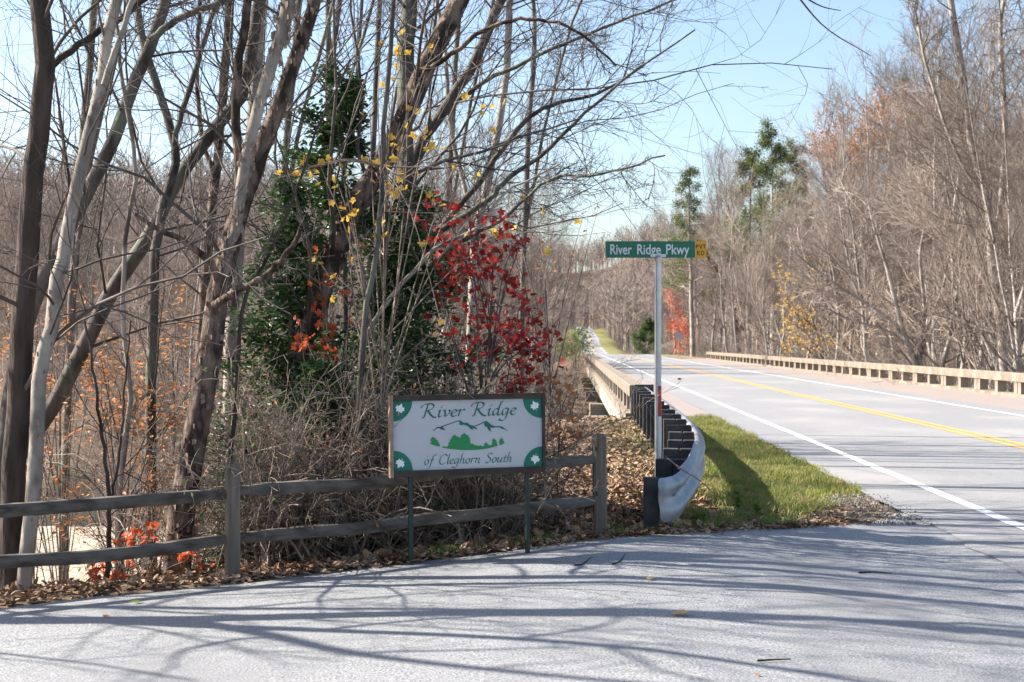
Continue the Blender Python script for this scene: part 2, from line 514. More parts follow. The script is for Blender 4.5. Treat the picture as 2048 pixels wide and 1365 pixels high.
def build_land():
    xs = np.concatenate([-np.geomspace(900, 14, 44), np.arange(-13.6, 13.7, 0.3), np.geomspace(14, 900, 44)])
    ys = np.concatenate([np.arange(-30, 3, 1.5), np.arange(3, 45, 0.3), np.geomspace(45.3, 2200, 110)])
    XX, YY = np.meshgrid(xs, ys)
    ZZ = land(XX, YY)
    s = sdist(XX, YY)
    L = XX - RK * YY
    bumps = RNG.normal(size=XX.shape) * 0.025 * ((s > 0.3) & (YY < 60))
    ZZ = ZZ + bumps - 0.03 * ((s < -0.15) | (YY > 32)) * ((L < 12) | (YY < 30)) * 1.0
    # paved strip lies over the ground
    V = np.stack([XX, YY, ZZ], -1).reshape(-1, 3)
    ny, nx = XX.shape
    I = np.arange(nx * ny).reshape(ny, nx)
    Q = np.stack([I[:-1, :-1], I[:-1, 1:], I[1:, 1:], I[1:, :-1]], -1).reshape(-1, 4)
    me = mesh_np('terrain', V, [Q], True)
    litter = np.array([0.13, 0.09, 0.062]); grass = np.array([0.13, 0.12, 0.05]); sand = np.array([0.36, 0.30, 0.23]); dirt = np.array([0.26, 0.20, 0.14])
    C = np.broadcast_to(litter, XX.shape + (3,)).copy()
    w = (sstep(0.2, -0.2, s) * (L < 3.6) * (YY < 34) * sstep(-0.1, 0.9, YY - np.interp(XX, [0.69, 1.75, 2.50, 3.05, 3.40, 3.75], [11.6, 12.5, 13.5, 14.4, 15.1, 16.0])))[..., None]
    C = C * (1 - w) + grass * w
    w = (sstep(-2.75, -3.1, ZZ) * (YY < 60) + 0)[..., None]
    C = C * (1 - w) + sand * w
    w = (sstep(150, 190, YY) * (L > -2) * (L < 16) * (YY < 900))[..., None]
    C = C * (1 - w) + np.array([0.20, 0.19, 0.07]) * w
    w = (sstep(11, 12.5, L) * (L < 18) * (YY < 170))[..., None]
    C = C * (1 - w) + dirt * w
    w = sstep(150, 400, YY)[..., None] * ((L < -3) | (L > 17) | (YY > 720))[..., None]
    C = C * (1 - w) + np.array([0.10, 0.077, 0.062]) * w
    at = me.color_attributes.new('soil', 'FLOAT_COLOR', 'POINT')
    at.data.foreach_set('color', np.concatenate([C.reshape(-1, 3), np.ones((C.shape[0] * C.shape[1], 1))], 1).astype(np.float32).ravel())
    o = link('terrain', me, 'ground')
    o['kind'] = 'structure'
build_land()

wat = MB()
wat.add([[-400, 44.5, -4.05], [400, 44.5, -4.05], [400, 71, -4.05], [-400, 71, -4.05]], [np.array([[0, 1, 2, 3]])])
tag(wat.build('river', 'water'), kind='structure')

def ribbon(name, m, l0, l1, ys, z, thick=0.0, kind='structure', parent=None, zf=None, jit=0.0):
    ys = np.asarray(ys, float)
    zz = (roadz(ys) if zf is None else zf(ys)) + z
    a = RNG.normal(size=len(ys)) * jit; b = RNG.normal(size=len(ys)) * jit
    A = np.stack([l0 + a + RK * ys, ys, zz], -1); B = np.stack([l1 + b + RK * ys, ys, zz], -1)
    n = len(ys); V = np.concatenate([A, B]); i = np.arange(n - 1)
    Fs = [np.stack([i, i + n, i + n + 1, i + 1], -1)]
    if thick:
        C = V.copy(); C[:, 2] -= thick; V = np.concatenate([V, C]); k = 2 * n
        Fs += [np.stack([i + k, i + 1 + k, i + n + 1 + k, i + n + k], -1), np.stack([i, i + 1, i + 1 + k, i + k], -1),
               np.stack([i + n, i + n + k, i + n + 1 + k, i + n + 1], -1), np.array([[0, k, k + n, n], [n - 1, 2 * n - 1, k + 2 * n - 1, k + n - 1]])]
    o = link(name, mesh_np(name, V, Fs), m, parent)
    if kind: o['kind'] = kind
    return o

ys_near = np.concatenate([np.arange(-25, 40, 0.4), np.arange(40, 200, 4), np.arange(200, 900, 8)])
# road widens from the shoulder edge; its left edge is ragged
road = ribbon('main_road', 'road', 3.2, 10.9, ys_near, 0.016, jit=0.03)
ribbon('edge_line', 'paint_white', 3.93, 4.06, ys_near, 0.021, jit=0.004)
ribbon('edge_line', 'paint_white', 9.98, 10.10, ys_near, 0.021, jit=0.004)
ribbon('centre_line', 'paint_yellow', 6.93, 7.05, ys_near, 0.021, jit=0.004)
ribbon('centre_line', 'paint_yellow', 7.17, 7.29, ys_near, 0.021, jit=0.004)

# driveway: a sheet with a ragged far edge
def build_drive():
    ex = [-14, -3.24, -1.92, -0.70, 0.69, 1.75, 2.50, 3.05, 3.40, 3.75, 4.6]
    ey = [3.3, 9.36, 10.12, 10.78, 11.55, 12.15, 12.75, 13.30, 13.60, 14.4, 14.4]
    xs = np.arange(-14, 4.5, 0.08)
    e = np.interp(xs, ex, ey) + np.interp(xs, np.linspace(-14, 4.6, 62), RNG.normal(size=62) * 0.03) + RNG.normal(size=len(xs)) * 0.012
    t = np.linspace(0, 1, 40) ** 0.7
    YY = -8 + (e[None] + 8) * t[:, None]
    XX = np.broadcast_to(xs, YY.shape)
    ZZ = G(XX) + 0.008
    ZZ = ZZ + 0.012 * np.sin(XX * 1.1 + YY * 0.3) * np.cos(YY * 0.8) * (XX < 2.5)
    ZZ = np.where(XX > 3.2, np.minimum(ZZ, 0.008), ZZ)
    ny, nx = XX.shape
    I = np.arange(nx * ny).reshape(ny, nx)
    Q = np.stack([I[:-1, :-1], I[:-1, 1:], I[1:, 1:], I[1:, :-1]], -1).reshape(-1, 4)
    V = np.stack([XX, YY, ZZ], -1).reshape(-1, 3)
    lip = V.reshape(ny, nx, 3)[-1].copy(); lip[:, 1] += 0.02; lip[:, 2] -= 0.07
    k = len(V); V = np.concatenate([V, lip]); i = np.arange(nx - 1)
    top = I[-1]
    Q = np.concatenate([Q, np.stack([top[:-1], top[1:], k + i + 1, k + i], -1)])
    o = link('driveway', mesh_np('driveway', V, [Q], True), 'drive')
    o['kind'] = 'structure'
build_drive()

# ------------------------------------------------------------------ the bridge
BR = thing('concrete_bridge', 'long concrete road bridge with low open railings on both sides', 'bridge', (0, 0, 0))
yb = np.arange(32, 147, 3.0)
deck = ribbon('deck', 'deck', 1.25, 14.1, yb, 0.010, thick=0.22, kind=None, parent=BR)
for l in (1.75, 5.0, 8.2, 11.4, 13.7):
    ribbon('girder', 'concrete_dark', l - 0.22, l + 0.22, yb, -0.216, thick=0.95, kind=None, parent=BR)
for yy in (34, 51, 68, 85, 102, 119, 136):
    b = MB().box((7.7 + RK * yy, yy, -1.46), (13.6, 0.9, 0.58))
    cap = b.build('pier_cap', 'concrete', BR)
    if yy > 40:
        for l in (2.2, 7.6, 13.0):
            MB().box((l + RK * yy, yy, -3.9), (0.7, 0.7, 4.3), bev=0.05).build('pier', 'concrete_dark', BR)
MB().box((1.15 + 1.28, 31.6, -0.95), (2.4, 0.5, 1.85), bev=0.03).build('wing_wall', 'concrete_dark', BR)
MB().box((1.9, 33.1, -0.12), (0.55, 0.6, 0.24), bev=0.02).build('bearing_block', 'concrete', BR)
for side, l0, y0 in (('far', 13.55, 40.0), ('near', 1.45, 32.3)):
    curb = ribbon('railing', 'concrete', l0 - 0.24, l0 + 0.2, np.arange(y0, 146, 3.0), 0.10, thick=0.2, kind=None, parent=BR)
    pan = 4.4
    n = int((146 - y0) / pan)
    post_me = MB().box((0, 0, 0), (0.26, 0.32, 0.37), bev=0.0).mesh('post')
    post_me.materials.append(M['concrete'])
    beam_me = MB().box((0, 0, 0), (0.32, pan - 0.03, 0.26), rz=0, bev=0.015).mesh('rail_beam')
    beam_me.materials.append(M['concrete'])
    for k in range(n):
        yc = y0 + pan * (k + 0.5)
        lx = l0 + RK * yc
        o = link('rail_beam', beam_me, None, curb, (lx, yc, 0.10 + 0.366 + 0.13)); o.rotation_euler.z = -math.atan(RK)
        for dy in (-pan / 2 + 0.19, -0.0, pan / 2 - 0.19):
            o = link('post', post_me, None, curb, (l0 + RK * (yc + dy), yc + dy, 0.10 + 0.183)); o.rotation_euler.z = -math.atan(RK)

# ------------------------------------------------------------------ split rail fence
FP = [(-1.945 - 2.645, 10.3 - 1.5), (-1.945, 10.3), (0.70, 11.8)]
FN = thing('split_rail_fence', 'weathered grey wooden split rail fence along the driveway edge', 'fence', (FP[1][0], FP[1][1], 0))
FL = np.array(FN.location)
fang = math.atan2(1.5, 2.645)
for i, (x, y) in enumerate(FP):
    zb = Z(x, y)
    b = MB()
    hgt = 0.815 if i else 0.8
    w, dp, bv = 0.105, 0.10, 0.018
    # post with rounded shoulders
    rings = []
    for z, s in ((-0.35, 1.0), (0.3, 1.0), (hgt - 0.02, 1.0), (hgt, 0.80)):
        hx, hy = w / 2 * s, dp / 2 * s
        rings.append([[hx - bv, -hy, z], [hx, -hy + bv, z], [hx, hy - bv, z], [hx - bv, hy, z], [-hx + bv, hy, z], [-hx, hy - bv, z], [-hx, -hy + bv, z], [-hx + bv, -hy, z]])
    V = np.array(rings).reshape(-1, 3)
    V[:, :2] += RNG.normal(size=(len(V), 2)) * 0.002
    q = [[k * 8 + a, k * 8 + (a + 1) % 8, k * 8 + 8 + (a + 1) % 8, k * 8 + 8 + a] for k in range(3) for a in range(8)]
    b.add(V, [np.array(q), np.array([[24 + a for a in range(8)]])])
    post = b.build('post', 'fence_post', FN, loc=(x - FL[0], y - FL[1], zb))
    post.rotation_euler = (0.008 * (i - 1), 0.012 * (1 - i), fang * 0.35)
    post['label'] = ['weathered square fence post', 'weathered square fence post with rails on both sides', 'end post of the fence with rail slots painted dark'][i]
    if i == 2:      # black patches stand for the shade inside the open slots
        for zz in (0.70, 0.345):
            s = MB().box((-0.0535, -0.012, zz), (0.004, 0.034, 0.034)); s.build('slot_shade', 'street_black', post)
            s = MB().box((-0.034, -0.0505, zz), (0.018, 0.004, 0.034)); s.build('slot_shade', 'street_black', post)
def fence_rail(a, b, hz, wob, name='rail'):
    n = 22
    t = np.linspace(-0.012, 1.0, n)
    A = np.array([a[0], a[1], Z(*a) + hz[0]]); B = np.array([b[0], b[1], Z(*b) + hz[1]])
    C = A + (B - A) * t[:, None]
    C[:, 2] += np.interp(t, np.linspace(0, 1, 7), RNG.normal(size=7) * wob) - 0.02 * np.sin(t * math.pi)
    C[:, 1] += np.interp(t, np.linspace(0, 1, 7), RNG.normal(size=7) * wob * 0.8)
    dirv = unit((B - A)[None])[0]; nx_ = np.array([dirv[1], -dirv[0], 0]); nx_ /= np.linalg.norm(nx_)
    prof = np.array([(-0.030, -0.052), (0.034, -0.044), (0.042, 0.006), (0.022, 0.050), (-0.024, 0.054), (-0.036, 0.0)])
    V = []
    for k in range(n):
        taper = 0.62 + 0.38 * min(1, min(t[k], 1 - t[k]) / 0.10 + 0.15)
        pr = prof * taper * (1 + RNG.normal(size=prof.shape) * 0.045)
        V.append(C[k] + pr[:, :1] * nx_ + pr[:, 1:] * np.array([0, 0, 0.85]))
    V = np.concatenate(V) - FL
    q = [[k * 6 + i, k * 6 + (i + 1) % 6, k * 6 + 6 + (i + 1) % 6, k * 6 + 6 + i] for k in range(n - 1) for i in range(6)]
    MB().add(V, [np.array(q), np.array([[5, 4, 3, 2, 1, 0], [(n - 1) * 6 + i for i in range(6)]])]).build(name, 'fence', FN)
for a, b in ((0, 1), (1, 2)):
    fence_rail(FP[a], FP[b], (0.615, 0.61), 0.008)
    fence_rail(FP[a], FP[b], (0.285, 0.275), 0.012)

# ------------------------------------------------------------------ estate sign
SA = math.radians(16)
sx0, sy0 = P(780, 0, 10.66)[0], 10.66
SIGN = thing('estate_sign', 'white sign on dark posts with River Ridge in green calligraphy in front of the fence', 'sign', (sx0, sy0, 0))
SW, SH, SD = 1.163, 0.588, 0.055
zt = P(780, 792, 10.66)[2]
SIGN.location.z = zt - SH
SIGN.rotation_euler = (0, math.radians(-0.55), SA)
# local frame: x along the sign, -y towards the viewer, z up
IW0, IW1, IH0, IH1 = 0.022, SW - 0.018, 0.045, SH - 0.040
def sbox(name, x0, x1, y0, y1, z0, z1, m, parent=SIGN):
    return MB().box(((x0 + x1) / 2, (y0 + y1) / 2, (z0 + z1) / 2), (x1 - x0, y1 - y0, z1 - z0)).build(name, m, parent)
panel = sbox('panel', IW0 - 0.004, IW1 + 0.004, -0.008, 0.016, IH0 - 0.004, IH1 + 0.004, 'panel')
fr = MB()
fr.box((SW / 2, 0, SH - 0.02), (SW, SD, 0.04)).box((SW / 2, 0, 0.0225), (SW, SD, 0.045))
frm = fr.build('frame', 'frame', SIGN)
sbox('side_board', -0.004, 0.022, -SD / 2 - 0.004, SD / 2 + 0.004, -0.003, SH + 0.003, 'frame_lit')
sbox('side_board', SW - 0.018, SW + 0.003, -SD / 2 - 0.003, SD / 2 + 0.003, 0.0015, SH - 0.0015, 'frame')
for x, top in ((0.15, 0.0), (1.03, 0.0)):
    wx = sx0 + x * math.cos(SA); wy = sy0 + x * math.sin(SA)
    gz = Z(wx, wy) - 0.25 - SIGN.location.z
    Pt = np.array([[[x, 0.005, gz], [x, 0.005, 0.001]]]); V, Q = tubes(Pt, np.array([[0.019, 0.019]]), 10)
    MB().add(V, [Q]).build('post', 'post_green', SIGN, True)

def s_uv(zx, zy):
    """point read off the enlarged photo of the sign -> panel x, z"""
    xl = 92 + (zy - 213) * 0.01; xr = 1098 + (zy - 190) * 0.012
    u = (zx - xl) / (xr - xl)
    yt = 213 - 23 * u; yb_ = 696 - 33 * u
    v = (yb_ - zy) / (yb_ - yt)
    return IW0 + u * (IW1 - IW0), IH0 + v * (IH1 - IH0)
from mathutils.geometry import tessellate_polygon
def flat_poly(polys, name, m, y, parent, raw=False):
    mb = MB()
    for k, pl in enumerate(polys):
        pts = pl if raw else [s_uv(*p) for p in pl]
        V = [Vector((p[0], y - 0.0001 * k, p[1])) for p in pts]
        tr = tessellate_polygon([V])
        Fs = []
        for t in tr:
            a, b, c = (V[i] for i in t)
            nrm = (b - a).cross(c - a)
            Fs.append(t if nrm.y < 0 else (t[0], t[2], t[1]))
        mb.add([tuple(v) for v in V], [np.array(Fs)])
    return mb.build(name, m, parent)

# calligraphic letters: pen paths drawn with a broad nib
GL = {
 'R': (0.86, [[(0.22, .97), (.17, .5), (.12, .03), (.02, -.01)], [(-.14, .70), (-.08, .88), (.16, .99), (.42, .99), (.56, .82), (.46, .60), (.20, .49)], [(.26, .50), (.44, .22), (.62, .02), (.80, -.03)]]),
 'i': (0.27, [[(-.02, .40), (.09, .50), (.07, .3), (.06, .08), (.12, 0), (.24, .08)], [(.09, .66), (.20, .80)]]),
 'v': (0.45, [[(-.02, .42), (.08, .50), (.12, .3), (.16, .0)], [(.16, .0), (.32, .2), (.38, .40), (.30, .51)]]),
 'e': (0.40, [[(.04, .24), (.2, .29), (.31, .40), (.22, .50), (.1, .44), (.03, .25), (.08, .06), (.2, .0), (.35, .10)]]),
 'r': (0.40, [[(-.02, .40), (.09, .50), (.07, .25), (.05, 0)], [(.07, .28), (.18, .45), (.30, .51), (.36, .45)]]),
 'd': (0.52, [[(.34, .44), (.2, .50), (.06, .36), (.03, .14), (.1, .0), (.22, .08), (.33, .3)], [(.50, 1.0), (.40, .98), (.34, .6), (.31, .1), (.37, 0), (.48, .08)]]),
 'g': (0.48, [[(.34, .44), (.2, .50), (.06, .36), (.03, .14), (.1, .0), (.22, .08), (.33, .3)], [(.37, .50), (.33, .1), (.28, -.25), (.14, -.42), (-.04, -.38), (-.05, -.26)]]),
 'o': (0.46, [[(.2, .50), (.07, .4), (.03, .2), (.1, .02), (.22, .0), (.33, .12), (.36, .32), (.3, .46), (.2, .50)]]),
 'f': (0.40, [[(.46, .92), (.36, 1.0), (.25, .9), (.18, .5), (.1, -.1), (.0, -.38), (-.12, -.42)], [(.0, .47), (.36, .49)]]),
 'C': (0.66, [[(.62, .80), (.52, .98), (.3, .96), (.1, .7), (.04, .35), (.14, .06), (.34, -.02), (.58, .12)]]),
 'l': (0.28, [[(.24, 1.02), (.15, .96), (.12, .5), (.09, .1), (.15, 0), (.25, .08)]]),
 'h': (0.51, [[(.22, 1.02), (.13, .96), (.08, .5), (.03, 0)], [(.05, .24), (.18, .44), (.29, .50), (.34, .4), (.31, .1), (.36, 0), (.46, .08)]]),
 'n': (0.51, [[(-.02, .40), (.09, .50), (.06, .25), (.03, 0)], [(.05, .24), (.18, .44), (.29, .50), (.34, .4), (.31, .1), (.36, 0), (.46, .08)]]),
 'S': (0.58, [[(.50, .85), (.38, 1.0), (.18, .93), (.12, .74), (.26, .56), (.4, .38), (.4, .14), (.22, -.02), (.0, .08)]]),
 'u': (0.53, [[(-.02, .40), (.08, .50), (.05, .2), (.1, .02), (.2, .04), (.35, .3)], [(.38, .50), (.34, .1), (.39, 0), (.49, .08)]]),
 't': (0.33, [[(.18, .74), (.13, .4), (.09, .1), (.15, 0), (.28, .08)], [(-.01, .47), (.29, .50)]]),
 ' ': (0.42, [])}
def calligraphy(text, x0, x1, z0, z1, cap, nib, name, y):
    adv = sum(GL[c][0] for c in text)
    sxx = (x1 - x0) / adv
    mb = MB(); cx = 0.0; kk = 0
    for c in text:
        a, strokes = GL[c]
        for st in strokes:
            p = catmull(st, 8 * len(st))
            d = unit(np.gradient(p * np.array([sxx / cap, 1.0]), axis=0))
            nibv = np.array([math.cos(math.radians(38)), math.sin(math.radians(38))])
            wd = np.maximum(nib * np.abs(d[:, 0] * nibv[1] - d[:, 1] * nibv[0]), nib * 0.30)
            nrm = np.stack([-d[:, 1], d[:, 0]], -1)
            base = np.stack([(cx + p[:, 0]) * sxx + 0.20 * p[:, 1] * cap, p[:, 1] * cap], -1)
            A = base + nrm * wd[:, None] / 2; B = base - nrm * wd[:, None] / 2
            def pl(q):
                f = np.clip(q[:, 0] / (x1 - x0), -0.2, 1.2)
                return np.stack([x0 + q[:, 0], np.full(len(q), y - 0.00012 * (kk % 6)), z0 + (z1 - z0) * f + q[:, 1]], -1)
            n = len(p); i = np.arange(n - 1)
            mb.add(np.concatenate([pl(A), pl(B)]), [np.stack([i, i + n, i + n + 1, i + 1], -1)])
            kk += 1
        cx += a
    return mb.build(name, 'sign_text', panel)
yf = -0.0105
a0 = s_uv(285, 325); a1 = s_uv(925, 303)
calligraphy('River Ridge', a0[0], a1[0], a0[1], a1[1], 0.097, 0.014, 'lettering', yf)
a0 = s_uv(300, 652); a1 = s_uv(895, 632)
calligraphy('of Cleghorn South', a0[0], a1[0], a0[1], a1[1], 0.070, 0.0084, 'lettering', yf)
# corner medallions with maple leaves
for cx, cz, a0 in ((IW0 + 0.001, IH1 - 0.001, -90), (IW1 - 0.001, IH1 - 0.001, 180), (IW0 + 0.001, IH0 + 0.001, 0), (IW1 - 0.001, IH0 + 0.001, 90)):
    pts = [(cx, cz)] + [(cx + 0.143 * math.cos(math.radians(a0 + t)), cz + 0.145 * math.sin(math.radians(a0 + t))) for t in np.linspace(0, 90, 15)]
    med = flat_poly([pts], 'corner_medallion', 'sign_green', yf + 0.0005, panel, raw=True)
    sgx = 1 if cx < 0.5 else -1; sgz = 1 if cz < 0.3 else -1
    lx, lz = cx + sgx * 0.052, cz + sgz * 0.056
    lf = [(0, -.5), (.04, -.22), (.30, -.30), (.26, -.14), (.48, .02), (.36, .08), (.40, .26), (.20, .20), (.14, .30), (0, .52), (-.14, .30), (-.20, .20), (-.40, .26), (-.36, .08), (-.48, .02), (-.26, -.14), (-.30, -.30), (-.04, -.22)]
    ra = math.radians(-20 * sgx) if sgz < 0 else math.radians(160 - 10 * sgx)
    pts = [(lx + 0.078 * (px * math.cos(ra) - pz * math.sin(ra)), lz + 0.082 * (px * math.sin(ra) + pz * math.cos(ra))) for px, pz in lf]
    flat_poly([pts], 'maple_leaf', 'leaf_white', yf - 0.0015, panel, raw=True)
# mountains
mts = [[(357, 420), (388, 389), (402, 391), (420, 384), (530, 345), (545, 347), (552, 352), (566, 362), (590, 361), (606, 375), (625, 380), (640, 388), (662, 408), (640, 404), (622, 398), (634, 414), (612, 404), (592, 384), (575, 378), (560, 372), (556, 380), (536, 374), (538, 358), (528, 351), (424, 390), (436, 404), (446, 411), (420, 410), (402, 400), (388, 399), (366, 416)],
       [(633, 382), (655, 377), (706, 351), (724, 350), (752, 376), (780, 386), (806, 384), (826, 388), (870, 421), (842, 408), (820, 402), (812, 394), (780, 394), (756, 396), (744, 394), (752, 426), (734, 412), (722, 390), (708, 386), (702, 368), (708, 357), (660, 382), (640, 387)]]
flat_poly(mts, 'mountain_emblem', 'sign_text', yf, panel)
trs = [[(338, 506), (352, 494), (340, 488), (350, 480), (342, 474), (352, 464), (360, 458), (368, 466), (380, 470), (378, 478), (396, 486), (386, 492), (402, 498), (394, 504), (408, 512), (402, 528), (380, 522)],
       [(420, 533), (430, 520), (438, 528), (456, 528), (466, 508), (462, 500), (476, 490), (470, 482), (484, 470), (486, 460), (498, 448), (506, 442), (514, 454), (530, 460), (544, 466), (546, 450), (560, 440), (572, 432), (582, 444), (600, 450), (594, 458), (612, 468), (602, 474), (614, 482), (604, 488), (612, 496), (606, 506), (630, 508), (636, 516), (652, 518), (664, 524), (680, 518), (692, 526), (702, 524), (706, 508), (716, 496), (724, 506), (734, 512), (732, 518), (752, 516), (762, 508), (752, 500), (764, 492), (756, 484), (766, 474), (770, 466), (776, 478), (788, 484), (782, 490), (794, 498), (788, 504), (796, 514), (792, 524), (720, 542), (640, 551), (560, 551), (480, 544)],
       [(806, 518), (810, 504), (804, 498), (812, 490), (806, 482), (816, 472), (820, 460), (826, 472), (836, 478), (830, 484), (840, 490), (840, 504), (822, 514)]]
flat_poly(trs, 'pine_grove_emblem', 'tree_green', yf, panel)

# ------------------------------------------------------------------ street name sign
bx, by = P(1316, 0, 13.8)[0], 13.8
ST = thing('street_name_sign', 'green street name blade reading River Ridge Pkwy on a tall galvanised pole', 'street sign', (bx, by, Z(bx, by)))
gz0 = ST.location.z
ztop = P(0, 521, 13.8)[2] - gz0
V, Q = tubes(np.array([[[0, 0, -0.3], [0, 0, ztop]]]), np.array([[0.031, 0.031]]), 20)
pole = MB().add(V, [Q]).build('pole', 'galv', ST, True)
V, Q = tubes(np.array([[[0, 0, -0.02], [0, 0, 0.0], [0, 0, 0.012], [0, 0, 0.03], [0, 0, 0.045]]]), np.array([[0.033, 0.036, 0.037, 0.042, 0.020]]), 16)
cap = MB().add(V, [Q]).box((0, 0, 0.042), (0.145, 0.034, 0.028)).build('bracket', 'galv', ST, loc=(0, 0, ztop))
def at13(px, py): p = P(px, py, 13.8); return p[0] - bx, p[2] - gz0
x0, z1 = at13(1211, 483); x1, z0 = at13(1413, 516)
xm = at13(1390, 0)[0]
blade = MB().box(((x0 + xm) / 2, 0, (z0 + z1) / 2), (xm - x0, 0.004, z1 - z0)).build('name_blade', 'street_green', ST)
patch = MB().box(((xm + x1) / 2 + 0.001, 0, (z0 + z1) / 2), (x1 - xm - 0.001, 0.0052, z1 - z0)).build('private_road_patch', 'street_yellow', ST)
def text_mesh(txt, m, x0, x1, z0, zcap, y, parent, name):
    cu = bpy.data.curves.new(name, 'FONT')
    cu.body = txt; cu.size = 1.0; cu.resolution_u = 4
    cu.offset = 0.012
    ob = bpy.data.objects.new(name, cu)
    COL.objects.link(ob)
    dg = bpy.context.evaluated_depsgraph_get()
    me = bpy.data.meshes.new_from_object(ob.evaluated_get(dg))
    bpy.data.objects.remove(ob)
    n = len(me.vertices); co = np.empty(n * 3, np.float32); me.vertices.foreach_get('co', co); co = co.reshape(-1, 3)
    base, top = 0.0, 0.73
    mn, mx = co[:, 0].min(), co[:, 0].max()
    out = np.empty_like(co)
    out[:, 0] = x0 + (co[:, 0] - mn) / (mx - mn) * (x1 - x0)
    out[:, 1] = y
    out[:, 2] = z0 + (co[:, 1] - base) / (top - base) * (zcap - z0)
    me.vertices.foreach_set('co', out.ravel())
    me.update()
    me.materials.clear()
    return link(name, me, m, parent)
for wd, xa, xb in (('River', 1220.5, 1263.6), ('Ridge', 1274.4, 1321.7), ('Pkwy', 1332.3, 1378.7)):
    a = at13(xa, 509); b = at13(xb, 488)
    text_mesh(wd, 'street_white', a[0], b[0], a[1], b[1], -0.0035, blade, 'lettering')
for ch, xa, xb, ya, yb_ in (('P', 1391.5, 1397, 498.5, 489), ('V', 1398, 1405, 498.5, 489), ('T', 1405.5, 1411.5, 498.5, 489), ('R', 1394, 1400.5, 511, 501.5), ('D', 1402, 1408.5, 511, 501.5)):
    a = at13(xa, ya); b = at13(xb, yb_)
    text_mesh(ch, 'street_black', a[0], b[0], a[1], b[1], -0.0040, patch, 'letter')
def tape(za, zb, m, name):
    a = np.radians(np.linspace(-95, 25, 12)); r = 0.0325
    A = [[r * math.cos(t), r * math.sin(t), za] for t in a] + [[r * math.cos(t), r * math.sin(t), zb] for t in a]
    i = np.arange(11)
    MB().add(A, [np.stack([i, i + 1, i + 13, i + 12], -1)]).build(name, m, pole, True)
tape(at13(0, 833)[1], at13(0, 772)[1], 'tape_red', 'reflective_band')
tape(at13(0, 950)[1], at13(0, 833.5)[1], 'tape_white', 'reflective_band')
tape(at13(0, 771.5)[1], at13(0, 716)[1], 'tape_white', 'reflective_band')

# ------------------------------------------------------------------ guardrail
def gl(Y): return np.interp(Y, [12.2, 12.6, 13.1, 14, 15, 16.2, 17.4, 18.7, 20, 21.4, 26, 32.5], [0.82, 0.95, 1.06, 1.18, 1.29, 1.38, 1.44, 1.48, 1.51, 1.53, 1.58, 1.64])
def gtop(Y): return CZ + np.interp(Y, [12.2, 13.1, 14, 15, 16.2, 18], [-1.10, -1.03, -1.0, -0.985, -0.975, -0.965])
GR = thing('guardrail', 'galvanised guardrail on dark posts ending in a flared plate beside the grass verge', 'guardrail', (1.5, 12.4, Z(1.5, 12.4)))
GLc = np.array(GR.location)
def beam(name, y0, y1, m='galv_rail'):
    ys = np.linspace(y0, y1, max(4, int((y1 - y0) / 0.25)))
    X = gl(ys) + RK * ys
    C = np.stack([X, ys, gtop(ys)], -1)
    T = unit(np.gradient(C, axis=0)); Nn = unit(np.stack([T[:, 1], -T[:, 0], np.zeros(len(ys))], -1))   # towards the road
    prof = [(-0.02, -0.004), (0.004, 0.0), (0.018, -0.012), (0.070, -0.045), (0.082, -0.065), (0.082, -0.09), (0.070, -0.11), (0.008, -0.14), (0.0, -0.155), (0.008, -0.17), (0.070, -0.20), (0.082, -0.22), (0.082, -0.245), (0.070, -0.265), (0.018, -0.30), (0.0, -0.312)]
    V = np.stack([C + Nn * a + np.array([0, 0, z]) for a, z in prof], 1)
    V2 = V - Nn[:, None, :] * 0.004
    n, k, _ = V.shape
    I = np.arange(n * k).reshape(n, k)
    Q = np.stack([I[:-1, :-1], I[1:, :-1], I[1:, 1:], I[:-1, 1:]], -1).reshape(-1, 4)
    return MB().add(V.reshape(-1, 3) - GLc, [Q]).add(V2.reshape(-1, 3) - GLc, [Q[:, ::-1]]).build(name, m, GR, True)
for y0, y1 in ((12.55, 16.3), (16.28, 20.1), (20.08, 23.9), (23.88, 27.7), (27.68, 32.6)):
    beam('rail_section', y0, y1)
gpost = MB().box((-0.045, 0, -0.36), (0.15, 0.10, 0.72), bev=0.006).mesh('post'); gpost.materials.append(M['rail_post'])
gblk = MB().box((0.0, 0, 0), (0.13, 0.10, 0.34), bev=0.006).mesh('blockout'); gblk.materials.append(M['rail_post'])
for y in (13.1, 14.0, 15.0, 16.2, 17.4, 18.7, 20.0, 21.4, 22.9, 24.4, 26, 27.6, 29.2, 30.8, 32.0):
    x = float(gl(y) + RK * y); z = float(gtop(y))
    yaw = -math.atan((float(gl(y + .2)) - float(gl(y - .2))) / .4 + RK)
    c, s = math.cos(yaw), math.sin(yaw)
    o = link('blockout', gblk, None, GR, (x - 0.075 * c - GLc[0], y - 0.075 * s - GLc[1], z - 0.175 - GLc[2])); o.rotation_euler.z = yaw
    o = link('post', gpost, None, GR, (x - 0.18 * c - GLc[0], y - 0.18 * s - GLc[1], z - 0.005 - GLc[2])); o.rotation_euler.z = yaw
